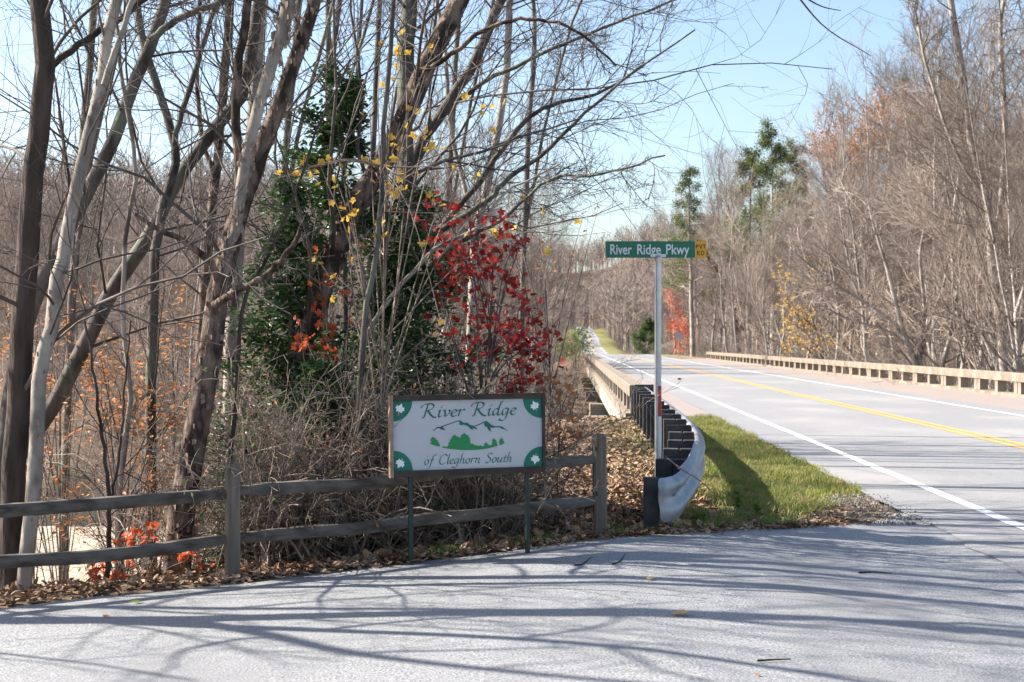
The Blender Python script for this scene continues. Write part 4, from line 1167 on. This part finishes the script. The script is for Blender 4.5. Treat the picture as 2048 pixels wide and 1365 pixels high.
# ------------------------------------------------------------------ woodland trees: a few kinds, copied
def wood_proto(seed, H, fork, spread=0.45, twm='far_twig', dense=1.0, rt=0.0095):
    rng = np.random.default_rng(seed)
    n = 16
    z = np.linspace(-0.6, H, n)
    C = np.zeros((1, n, 3)); C[0, :, 2] = z
    C[0, :, :2] = np.cumsum(rng.normal(size=(n, 2)) * 0.10, 0) + np.outer(np.linspace(0, 1, n) ** 1.5, rng.normal(size=2) * 1.0)
    r0 = 0.0088 * H
    R = np.linspace(r0, 0.02, n)[None]
    st = [(C, R)]
    for k in range(fork):
        a, ra = spawn(C, R, 1, rng, 0.15 + .1 * k, 0.5, (12, 28), (0.6, 0.8), 0.75, 12, 0.5, 0.06, 0.02, 0.15)
        st.append((a, ra))
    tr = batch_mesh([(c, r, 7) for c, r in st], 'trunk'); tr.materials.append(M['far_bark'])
    cr = []
    for c, r in st:
        a, ra = spawn(c, r, int(17 * dense), rng, 0.18, 1, (28, 62), (spread * 0.55, spread), 0.5, 7, 0.45, 0.10, 0.02, 0.3)
        b, rb = spawn(a, ra, 9, rng, 0.12, 1, (25, 60), (0.35, 0.6), 0.5, 5, 0.3, 0.14, rt, 0.4)
        d, rd = spawn(b, rb, 8, rng, 0.1, 1, (25, 60), (0.35, 0.7), 0.6, 4, 0.2, 0.12, rt * 0.62, 0.6)
        cr += [(a, ra, 4), (b, rb, 3), (d, rd, 3)]
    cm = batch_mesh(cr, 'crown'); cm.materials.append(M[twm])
    return tr, cm
WP = [wood_proto(200 + k, [17, 15, 19, 14, 16, 18][k], [1, 2, 0, 2, 1, 0][k], [0.42, 0.5, 0.33, 0.5, 0.4, 0.36][k]) for k in range(6)]
def wood_tree(x, y, k, s, label, group, name='bare_tree', lean=0.0):
    o = thing(name, label, 'tree', (x, y, Z(x, y)), group)
    tr, cm = WP[k % 6]
    o.scale = (s, s, s * RNG.uniform(0.9, 1.15)); o.rotation_euler = (RNG.normal() * 0.05, RNG.normal() * 0.05 + lean, RNG.uniform(0, 6.28))
    link('trunk', tr, None, o); link('crown', cm, None, o)
    return o
rng = np.random.default_rng(5)
# right bank, beyond the far railing
cnt = 0
for y in np.geomspace(52, 215, 170):
    lmax = 16 + y * 0.32
    l = rng.uniform(16.5, lmax + 4)
    x = l + RK * y
    if x / y * F + 1024 > 2200: continue
    wood_tree(x, y, cnt, rng.uniform(0.72, 1.12), 'bare grey brown tree in the wood behind the far bridge railing', 'trees behind the far railing')
    cnt += 1
for px, y, s in ((1385, 182, 1.0), (1420, 168, 1.1), (1350, 218, 1.1), (1455, 148, 1.15), (1500, 150, 1.2), (1530, 128, 1.1), (1400, 182, 1.1), (1480, 138, 1.0), (1440, 180, 1.25), (1580, 150, 1.25), (1620, 140, 1.2), (1990, 62, 1.05), (1930, 70, 1.0), (1880, 66, .9), (1745, 78, .95), (1690, 92, 1.0), (1610, 104, .95), (2030, 55, 1.0), (1560, 120, .9), (1960, 84, 1.15), (1820, 100, 1.15), (2040, 90, 1.2)):
    wood_tree((px - 1024) / F * y, y, cnt, s, 'bare grey brown tree in the wood behind the far bridge railing', 'trees behind the far railing'); cnt += 1
# left of the bridge: far river bank
for i in range(150):
    y = rng.uniform(74, 200); px = rng.uniform(-60, 1185)
    x = (px - 1024) / F * y
    if x - RK * y > -1.5: continue
    wood_tree(x, y, i, rng.uniform(0.5, 0.85), 'bare brown tree on the wooded slope across the river', 'trees across the river')
for i in range(20):
    y = rng.uniform(22, 42); px = rng.uniform(-80, 1120)
    x = (px - 1024) / F * y
    wood_tree(x, y, i, rng.uniform(0.22, 0.40), 'slim bare tree on the low river bank behind the thicket', 'trees on the near river bank')
# beside the road past the bridge
for i in range(64):
    y = rng.uniform(150, 520); side = rng.choice([-1, 1])
    l = 7 + side * rng.uniform(9, 34) + (3 if side > 0 else -1) + (y - 150) * 0.006
    wood_tree(l + RK * y, y, i, rng.uniform(0.6, 1.0), 'bare tree beside the road past the bridge', 'roadside trees past the bridge')
# trees just left of the frame that shade the driveway
for x, y, s in ((-8.2, 14.5, .7), (-6.9, 10.4, .55)):
    wood_tree(x, y, int(abs(x) * 3), s, 'bare tree beside the driveway beyond the fence end', 'trees beside the driveway')

# brush at the foot of the woods
def brush(x, y, k, s, label, group):
    o = thing('brush', label, 'shrub', (x, y, Z(x, y)), group)
    sm, tm = SHF[k % 3]
    o.scale = (s, s, s * RNG.uniform(0.8, 1.2)); o.rotation_euler.z = RNG.uniform(0, 6.28)
    link('stems', sm, None, o); link('twigs', tm, None, o)
SHF = []
for sm, tm, lm in SHP[:3]:
    a, b = sm.copy(), tm.copy()
    a.materials[0] = M['far_bark']; b.materials[0] = M['far_twig']
    SHF.append((a, b))
for i in range(110):
    y = 46 * (4.2 ** rng.random()); l = 15.6 + rng.random() ** 2 * y * 0.22
    x = l + RK * y
    if x / y * F + 1024 > 2150: continue
    brush(x, y, i, rng.uniform(1.8, 3.4), 'leafless brush at the foot of the wood behind the far railing', 'brush behind the far railing')
for i in range(80):
    y = rng.uniform(72, 130); px = rng.uniform(-40, 1180); x = (px - 1024) / F * y
    if x - RK * y > 0: continue
    brush(x, y, i, rng.uniform(1.8, 3.2), 'leafless brush along the far river bank', 'brush on the far river bank')
for i in range(60):
    y = rng.uniform(16, 40); px = rng.uniform(460, 1140); x = (px - 1024) / F * y
    if sdist(np.array(x), np.array(y)) < 2.5: continue
    brush(x, y, i, rng.uniform(1.1, 2.0), 'leafless brush on the near river bank below the thicket', 'brush on the near river bank')
for i in range(46):
    y = rng.uniform(150, 420); sd_ = 1 if i % 2 else -1
    brush(7 + sd_ * rng.uniform(7.5, 14) + (2 if sd_ > 0 else 0) + RK * y, y, i, rng.uniform(1.6, 3), 'leafless brush lining the road past the bridge', 'roadside brush past the bridge')

# notable trees across the road
fg_tree('leaning_tree', 'dark many stemmed tree spreading left behind the far railing', [
    ([(1838, 745), (1815, 690), (1795, 620), (1775, 540), (1750, 460), (1735, 400)], 15, 3, 66),
    ([(1838, 745), (1822, 700), (1770, 660), (1700, 640), (1640, 610)], 9, 3, 66),
    ([(1815, 690), (1780, 640), (1720, 600), (1660, 560), (1580, 500)], 9, 3, 66),
    ([(1842, 745), (1840, 690), (1850, 620), (1840, 520), (1850, 430), (1835, 340)], 12, 3, 66),
    ([(1842, 720), (1860, 640), (1890, 560), (1900, 430)], 8, 4, 66)], 'far_bark', 66, seed=50, rm=5.0, lenf=(0.2, 0.4), twigs=(9, 8, 6), twm='far_twig', sides=8)
fg_tree('crooked_tree', 'crooked dark vine covered trunk left of the yellow tree behind the far railing', [
    ([(1478, 712), (1470, 650), (1462, 590), (1440, 545), (1418, 518), (1405, 480)], 16, 5, 150, 0),
    ([(1462, 590), (1458, 520), (1462, 440), (1448, 390)], 9, 3, 150)], 'bark_dark', 150, seed=51, rm=5.0, lenf=(0.2, 0.4), twigs=(8, 8, 6), twm='far_twig', sides=8)
fg_tree('tall_pale_tree', 'tall pale forked tree towering behind the right end of the far railing', [
    ([(2010, 760), (2000, 640), (1985, 540), (1975, 400), (1940, 280), (1925, 150), (1900, -10)], 20, 8, 60, 200),
    ([(1985, 540), (2000, 420), (2010, 250), (2000, 60), (2010, -10)], 12, 6, 60, 200),
    ([(1975, 400), (1930, 340), (1890, 250), (1850, 120)], 8, 4, 60, 100)], 'bark_pale', 60, seed=52, rm=5.0, lenf=(0.2, 0.4), twigs=(11, 9, 6), twm='far_twig', sides=8)
leafy('yellow_tree', 'small sycamore with yellow and tan leaves behind the far railing', (1655, 735), [(1570, 525), (1565, 545), (1560, 590), (1570, 600), (1565, 640), (1580, 650), (1600, 625), (1610, 640), (1575, 680), (1585, 700), (1620, 660), (1640, 690), (1650, 660), (1680, 680), (1700, 700), (1730, 705), (1660, 700), (1625, 525), (1740, 690), (1610, 690)], 95, 1.5, 1.2, 800, 0.19, 'simple', 'yellow_leaf', seed=20, hub=(1640, 650), r0=0.10, rt=0.015, bark='far_bark', tw='far_twig')
leafy('orange_tree', 'small tree with coral orange leaves beside the road past the bridge', (1355, 715), [(1340, 580), (1345, 600), (1352, 630), (1360, 645), (1355, 660), (1370, 670), (1380, 680), (1385, 690), (1360, 690), (1350, 650), (1375, 655), (1365, 700)], 208, 2.5, 1.8, 1000, 0.36, 'simple', 'scarlet_leaf', seed=21, hub=(1360, 660), r0=0.12, rt=0.02, bark='far_bark', tw='far_twig')
leafy('yellow_shrub', 'yellow green shrub beyond the left railing of the bridge', (1155, 715), [(1160, 660), (1150, 670), (1140, 690), (1165, 675), (1130, 700), (1150, 700), (1120, 690), (1165, 695)], 112, 2, 1.2, 900, 0.2, 'simple', 'weed', seed=22, hub=(1150, 690), r0=0.08, rt=0.015, bark='far_bark', tw='far_twig', cat='shrub')

# evergreens
def pine(label, px, top_y, d, seed, name='pine_tree', mat_='pine', low=0.35, rad=0.26, group=None):
    rng = np.random.default_rng(seed)
    x = (px - 1024) / F * d; zb = Z(x, d); top = P(px, top_y, d); H = top[2] - zb
    T = thing(name, label, 'tree', (x, d, zb), group)
    n = 14; C = np.zeros((1, n, 3)); C[0, :, 2] = np.linspace(-0.5, H, n); C[0, :, :2] = np.cumsum(rng.normal(size=(n, 2)) * 0.06, 0)
    R = np.linspace(0.015 * H, 0.03, n)[None]
    link('trunk', batch_mesh([(C, R, 7)], 'trunk'), 'far_bark', T)
    a, ra = spawn(C, R, 36, rng, low, 0.99, (60, 95), (1, 1), 0.4, 6, 0.25, 0.10, 0.02, 0.4, lens=np.array([H * rad]))
    hg = np.clip((a[:, 0, 2]) / H, 0, 1)
    a = a[:, :1] + (a - a[:, :1]) * (np.clip(1.5 - 1.25 * hg, 0.25, 1) * (0.5 + 0.6 * rng.random(len(a))))[:, None, None]
    b, rb = spawn(a, ra, 6, rng, 0.3, 1, (30, 60), (0.25, 0.45), 0.5, 4, 0.2, 0.15, 0.01, 0.5)
    cr = link('crown', batch_mesh([(a, ra, 4), (b, rb, 3)], 'crown'), 'far_twig', T)
    nl = 13000
    pts = b[:, 1:].reshape(-1, 3)
    pos = pts[rng.integers(0, len(pts), nl)] + rng.normal(size=(nl, 3)) * 0.26
    V, Fs = leaf_batch(pos, 0.19 if mat_ == 'pine' else 0.28, 'simple', rng, 0.1)
    o = link('needles', mesh_np('needles', V, Fs), mat_, cr); o['kind'] = 'stuff'
pine('tall green pine standing clear above the bare wood', 1545, 250, 140, 1, low=0.5)
pine('ragged grey green pine left of the tall pine', 1495, 300, 146, 2, low=0.5)
pine('dull green pine right of the tall pine', 1592, 290, 150, 3, low=0.55)
pine('dark pine on the left shoulder of the roadside wood', 1385, 335, 170, 4, low=0.3)
pine('bushy green cedar at the roadside left of the orange tree', 1298, 640, 305, 5, name='cedar_tree', mat_='shrub_green', low=0.03, rad=0.5)
pine('far pine on the crest of the right hill', 1815, 150, 210, 6, low=0.5)
pine('far pine on the hill crest, right of the rusty crowns', 1905, 150, 215, 7, low=0.5)
for i, (px, py) in enumerate(((1700, 235), (1745, 215), (1790, 205), (1835, 215), (1880, 200), (1660, 250))):
    d = 190 + 6 * i
    cl = [(px + dx, py + dy) for dx, dy in zip(np.random.default_rng(i).uniform(-40, 40, 14), np.random.default_rng(i + 9).uniform(-30, 70, 14))]
    leafy('oak_tree', 'oak with rusty brown crown on the crest of the right hill', (px, 500), cl, d, 2.5, 2.2, 1100, 0.42, 'simple', 'orange_leaf', seed=60 + i, hub=(px, py + 60), r0=0.25, rt=0.03, bark='far_bark', tw='far_twig', group='rusty oaks on the right hill')

# far wooded hills: one mass of bare trees
def far_wood():
    rng = np.random.default_rng(99)
    protos = []
    for k in range(4):
        n = 5; H = 15
        C = np.zeros((1, n, 3)); C[0, :, 2] = np.linspace(-1, H, n); R = np.linspace(0.17, 0.04, n)[None]
        a, ra = spawn(C, R, 9, rng, 0.2, 1, (25, 60), (0.3, 0.45), 0.6, 3, 0.4, 0.1, 0.05, 0.5)
        b, rb = spawn(a, ra, 4, rng, 0.2, 1, (25, 60), (0.4, 0.7), 0.7, 2, 0.3, 0.1, 0.06, 0.6)
        mb = MB()
        for p, r in ((C, R), (a, ra), (b, rb)):
            V, Q = tubes(p, r, 3); mb.add(V, [Q])
        protos.append((np.concatenate(mb.v), np.concatenate(mb.f)))
    out = MB()
    def put(x, y, s):
        V, Q = protos[rng.integers(4)]
        a = rng.uniform(0, 6.28); c, sn = math.cos(a), math.sin(a)
        W = V @ np.array([[c, sn, 0], [-sn, c, 0], [0, 0, 1]]) * s
        out.add(W + np.array([x, y, Z(x, y)]), [Q])
    k = 0
    while k < 900:
        y = rng.uniform(185, 330); px = rng.uniform(-80, 1130); x = (px - 1024) / F * y
        if x - RK * y > -5: continue
        put(x, y, rng.uniform(0.7, 1.1)); k += 1
    k = 0
    while k < 500:
        y = rng.uniform(200, 330); px = rng.uniform(1300, 2150); x = (px - 1024) / F * y
        if x - RK * y < 24: continue
        put(x, y, rng.uniform(0.7, 1.1)); k += 1
    for i in range(1200):
        y = rng.uniform(500, 1120); px = rng.uniform(1060, 1440); x = (px - 1024) / F * y
        if abs(x - RK * y - 7) < 9 and y < 700: continue
        put(x, y, rng.uniform(0.9, 1.5))
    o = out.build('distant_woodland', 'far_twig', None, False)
    tag(o, 'brown bare woodland covering the distant hillsides', 'woodland', kind='stuff')
far_wood()

# ------------------------------------------------------------------ ground cover
def ground_cover():
    rng = np.random.default_rng(3)
    # fallen leaves behind the fence and on the bank
    n = 30000
    X = rng.uniform(-6, 2.6, n); s = np.abs(rng.normal(size=n)) * 3.0 - 0.12
    Y = fence_y(X) + s / 0.87
    k2 = rng.random(n) < 0.35
    Yb = 11.5 + 22 * rng.random(n) ** 1.3
    Xb = crest_l(Yb) + RK * Yb - rng.uniform(-1.0, 3.5, n)
    X = np.where(k2, Xb, X); Y = np.where(k2, Yb, Y)
    sd = sdist(X, Y)
    keep = (sd > -0.13) | ((Y > 11.9) & (X > 0.7) & (sd > -1.0))
    X, Y = X[keep], Y[keep]
    pos = np.stack([X, Y, land(X, Y) + rng.uniform(0.0, 0.035, len(X))], -1)
    V, Fs = leaf_batch(pos, 0.075, 'oval', rng, 0.35)
    o = link('leaf_litter', mesh_np('leaf_litter', V, Fs), 'litter'); tag(o, 'brown fallen leaves carpeting the bank behind the fence', 'leaf litter', kind='stuff')
    # litter strip along the asphalt edge
    n = 2600
    X = rng.uniform(-2.0, 3.1, n)
    ey = np.interp(X, [-3.24, -1.92, -0.70, 0.69, 1.75, 2.50, 3.05, 3.40], [9.36, 10.12, 10.78, 11.55, 12.15, 12.75, 13.30, 13.60])
    Y = ey + rng.normal(size=n) * 0.09 + 0.10
    pos = np.stack([X, Y, G(X) + 0.012 + rng.uniform(0, 0.02, n)], -1)
    V, Fs = leaf_batch(pos, 0.05, 'oval', rng, 0.6)
    o = link('leaf_litter', mesh_np('leaf_litter', V, Fs), 'litter'); tag(o, 'crumbled brown leaves drifted along the asphalt edge', 'leaf litter', kind='stuff')
    n = 1500
    Y = rng.uniform(12.2, 15.5, n); X = RK * Y + rng.uniform(1.1, 3.1, n)
    k = Y < np.interp(X, [1.2, 1.75, 2.50, 3.05, 3.40, 3.75], [12.6, 12.9, 13.8, 14.6, 15.2, 15.6]); k &= Y > np.interp(X, [0.69, 1.75, 2.50, 3.05, 3.40, 3.75], [11.55, 12.15, 12.75, 13.30, 13.60, 14.4])
    pos = np.stack([X[k], Y[k], land(X[k], Y[k]) + 0.01], -1)
    V, Fs = leaf_batch(pos, 0.05, 'oval', rng, 0.6)
    o = link('leaf_litter', mesh_np('leaf_litter', V, Fs), 'litter'); tag(o, 'dry brown leaves scattered on the bare tip of the grass verge', 'leaf litter', kind='stuff')
    # grass
    def blades(X, Y, h, m, label):
        n = len(X)
        B = np.stack([X, Y, land(X, Y) - 0.03], -1)
        a = rng.uniform(0, 6.28, n); w = 0.0035 + 0.003 * rng.random(n)
        tv = np.stack([np.cos(a), np.sin(a), 0 * a], -1) * w[:, None]
        lean = rng.normal(size=(n, 3)) * 0.35; lean[:, 2] = 1
        H = (h * (0.5 + rng.random(n)))[:, None] + 0.03
        mid = B + unit(lean) * H * 0.6; lean2 = lean + rng.normal(size=(n, 3)) * 0.5; lean2[:, 2] = 0.6
        tip = mid + unit(lean2) * H * 0.5
        V = np.stack([B - tv, B + tv, mid + tv * .7, mid - tv * .7, tip], 1).reshape(-1, 3)
        i = (np.arange(n) * 5)[:, None]
        o = link('grass', mesh_np('grass', V, [i + np.array([0, 1, 2, 3]), i + np.array([3, 2, 4])]), m)
        tag(o, label, 'grass', kind='stuff')
    n = 95000
    Y = 12.4 + 22 * rng.random(n) ** 1.5
    gl_ = gl(Y) - 0.25
    L = gl_ + (3.26 - gl_) * rng.random(n)
    edge = np.interp(L + RK * Y, [0.69, 1.75, 2.50, 3.05, 3.40, 3.75], [11.6, 12.5, 13.5, 14.4, 15.1, 16.0])
    keep = (Y > edge + 0.1 * rng.normal(size=n)) & (L < 3.2 + 0.05 * rng.normal(size=n))
    pat = np.sin(L * 3.1 + Y * 0.9) + np.sin(Y * 2.3 - L * 1.7) + rng.normal(size=n) * 0.9
    keep &= (pat > -1.0 + 1.3 * sstep(1.6, 0.0, Y - edge))
    L, Y = L[keep], Y[keep]
    blades(L + RK * Y, Y, 0.05 + 0.05 * sstep(0, 2, np.sin(L * 5.3 + Y * 2.1) + np.sin(Y * 4.7 - L * 3.9) + rng.normal(size=len(Y)) * 0.4), 'grass', 'green and straw grass on the verge between guardrail and road')
    n = 6000
    X = rng.uniform(-0.9, 2.6, n); ey = np.interp(X, [-1.92, -0.70, 0.69, 1.75, 2.6], [10.12, 10.78, 11.55, 12.15, 12.85])
    Y = ey + np.abs(rng.normal(size=n)) * 0.25 + 0.12
    cl = np.sin(X * 9) + np.sin(X * 23 + 1) + rng.normal(size=n) * 0.5
    k = cl > 0.3
    blades(X[k], Y[k], 0.06, 'weed', 'bright green grass tufts along the foot of the fence and sign')
ground_cover()

rng = np.random.default_rng(12)
n = 1500
Yg = 13.3 + 2.6 * rng.random(n) ** 1.2; Lg = 3.15 - 0.55 * rng.random(n) ** 1.6 * (1.3 - (Yg - 13.3) / 3.0) * 1.5 + 0.12 * rng.normal(size=n)
pos = np.stack([Lg + RK * Yg, Yg, np.full(n, 0.018)], -1)
oc = np.array([[1, 0, 0], [0, 1, 0], [-1, 0, 0], [0, -1, 0], [0, 0, .8], [0, 0, -.8]], float)
of = np.array([[0, 1, 4], [1, 2, 4], [2, 3, 4], [3, 0, 4], [1, 0, 5], [2, 1, 5], [3, 2, 5], [0, 3, 5]])
Rm = rand_rot(n, rng); sz = 0.006 + 0.014 * rng.random(n) ** 2
V = np.einsum('nij,kj->nki', Rm, oc * np.array([1, .75, .6])) * sz[:, None, None] + pos[:, None, :]
o = link('gravel', mesh_np('gravel', V.reshape(-1, 3), [(of[None] + (np.arange(n) * 6)[:, None, None]).reshape(-1, 3)]), 'gravel')
tag(o, 'loose gravel where the driveway apron breaks up beside the road', 'gravel', kind='stuff')

# weeds by the guardrail end
def weed(label, px, py, d, h, seed):
    rng = np.random.default_rng(seed)
    b = P(px, py, d); b[2] = Z(b[0], b[1])
    T = thing('weed', label, 'plant', tuple(b))
    ns = 4
    S = np.zeros((ns, 6, 3)); D = rng.normal(size=(ns, 3)) * 0.15; D[:, 2] = 1
    for i in range(6): S[:, i] = D * h * i / 5 * (0.6 + 0.4 * rng.random((ns, 1)))
    S[:, 0, 2] = -0.03
    link('stem', batch_mesh([(S, np.full((ns, 6), 0.003), 4)], 'stem'), 'weed', T)
    pts = S[:, 1:].reshape(-1, 3)
    pos = pts[rng.integers(0, len(pts), 90)] + rng.normal(size=(90, 3)) * 0.008 + np.array(T.location)
    put_leaves(T, pos, 0.045, 'simple', 'weed', rng)
weed('upright green weed beside the shadow of the guardrail', 1478, 1015, 14.0, 0.2, 1)
weed('small leafy weed in the dry grass near the apron edge', 1515, 1030, 13.7, 0.12, 2)
weed('low green weed under the flared guardrail plate', 1400, 1050, 12.6, 0.12, 3)

# dry stalk caught on the guardrail, fallen leaves and twigs on the driveway
c = catmull(np.array([P(1330, 913, 12.3), P(1362, 938, 12.0), P(1400, 962, 11.95), P(1425, 985, 12.2), P(1448, 1005, 12.6), P(1455, 1050, 12.9)]), 18)
o = thing('dry_stalk', 'bent dry stalk hanging across the guardrail end', 'twig', tuple(c[-1]))
link('stalk', batch_mesh([((c - c[-1])[None], np.linspace(0.006, 0.003, 18)[None], 5)], 'stalk'), 'twig_light', o)
def drive_pt(px, py):
    d = 11.0
    for _ in range(20):
        x = (px - 1024) / F * d
        d = (CZ - float(G(x)) - 0.01) * F / (py - HY)
    return (px - 1024) / F * d, d
for i, (px, py, s, kd, m, lab) in enumerate([
    (1343, 1229, 0.125, 'maple', 'tan_leaf', 'large curled tan leaf lying on the driveway'),
    (1293, 1161, 0.07, 'oval', 'tan_leaf', 'small tan leaf on the driveway between the shadow bands'),
    (209, 1235, 0.05, 'maple', 'orange_leaf', 'small orange leaf on the driveway in front of the fence'),
    (1519, 1353, 0.04, 'oval', 'orange_leaf', 'little orange leaf beside a thin twig on the driveway'),
    (573, 1358, 0.035, 'maple', 'litter', 'crumpled dark brown leaf at the sunlit driveway'),
    (285, 1206, 0.08, 'oval', 'weed', 'pale green leaf at the shaded driveway edge'),
    (68, 1207, 0.05, 'oval', 'litter', 'small tan leaf at the driveway edge near the thick dark trunk')]):
    x, y = drive_pt(px, py)
    V, Fs = leaf_shape(kd)
    V = V * s; V[:, 2] *= 1.4
    a = 0.7 * i; R2 = np.array([[math.cos(a), -math.sin(a), 0], [math.sin(a), math.cos(a), 0], [0, 0, 1]])
    V = V @ R2.T; V[:, 2] -= V[:, 2].min()
    o = link('fallen_leaf', mesh_np('fallen_leaf', V, Fs), m, None, (x, y, float(G(x)) + 0.013))
    tag(o, lab, 'leaf')
for i, (pts, lab) in enumerate([([(1515, 1324), (1550, 1322), (1582, 1321)], 'thin straight twig on the driveway beside a little orange leaf'),
                                ([(1148, 1132), (1165, 1130), (1182, 1116)], 'bent twig lying on the shaded driveway below the end post'),
                                ([(1225, 1130), (1240, 1124), (1250, 1110)], 'short forked twig on the shaded driveway'),
                                ([(1718, 1147), (1750, 1146), (1785, 1149)], 'brown twig on the driveway towards the road edge')]):
    w = np.array([(*drive_pt(*p), 0) for p in pts]); w[:, 2] = G(w[:, 0]) + 0.016
    c = catmull(w, 8); r0 = c[0].copy()
    o = link('fallen_twig', batch_mesh([((c - r0)[None], np.linspace(0.006, 0.003, 8)[None], 5)], 'fallen_twig'), 'bark_dark', None, tuple(r0))
    tag(o, lab, 'twig')

# back of a road sign past the bridge
x = (1357 - 1024) / F * 168; T = thing('road_sign', 'grey back of a small road sign in front of the orange tree', 'sign', (x, 168, Z(x, 168)))
zc = P(0, 673, 168)[2] - T.location.z
V, Q = tubes(np.array([[[0, 0, -0.3], [0, 0, zc + .3]]]), np.array([[0.04, 0.04]]), 6); MB().add(V, [Q]).build('post', 'galv', T)
MB().box((0, -0.05, zc), (0.75, 0.01, 0.9)).build('plate', 'galv', T)
print('tris', sum(sum(len(p.vertices) - 2 for p in me.polygons) if len(me.polygons) < 2000 else len(me.loops) - 2 * len(me.polygons) for me in bpy.data.meshes))
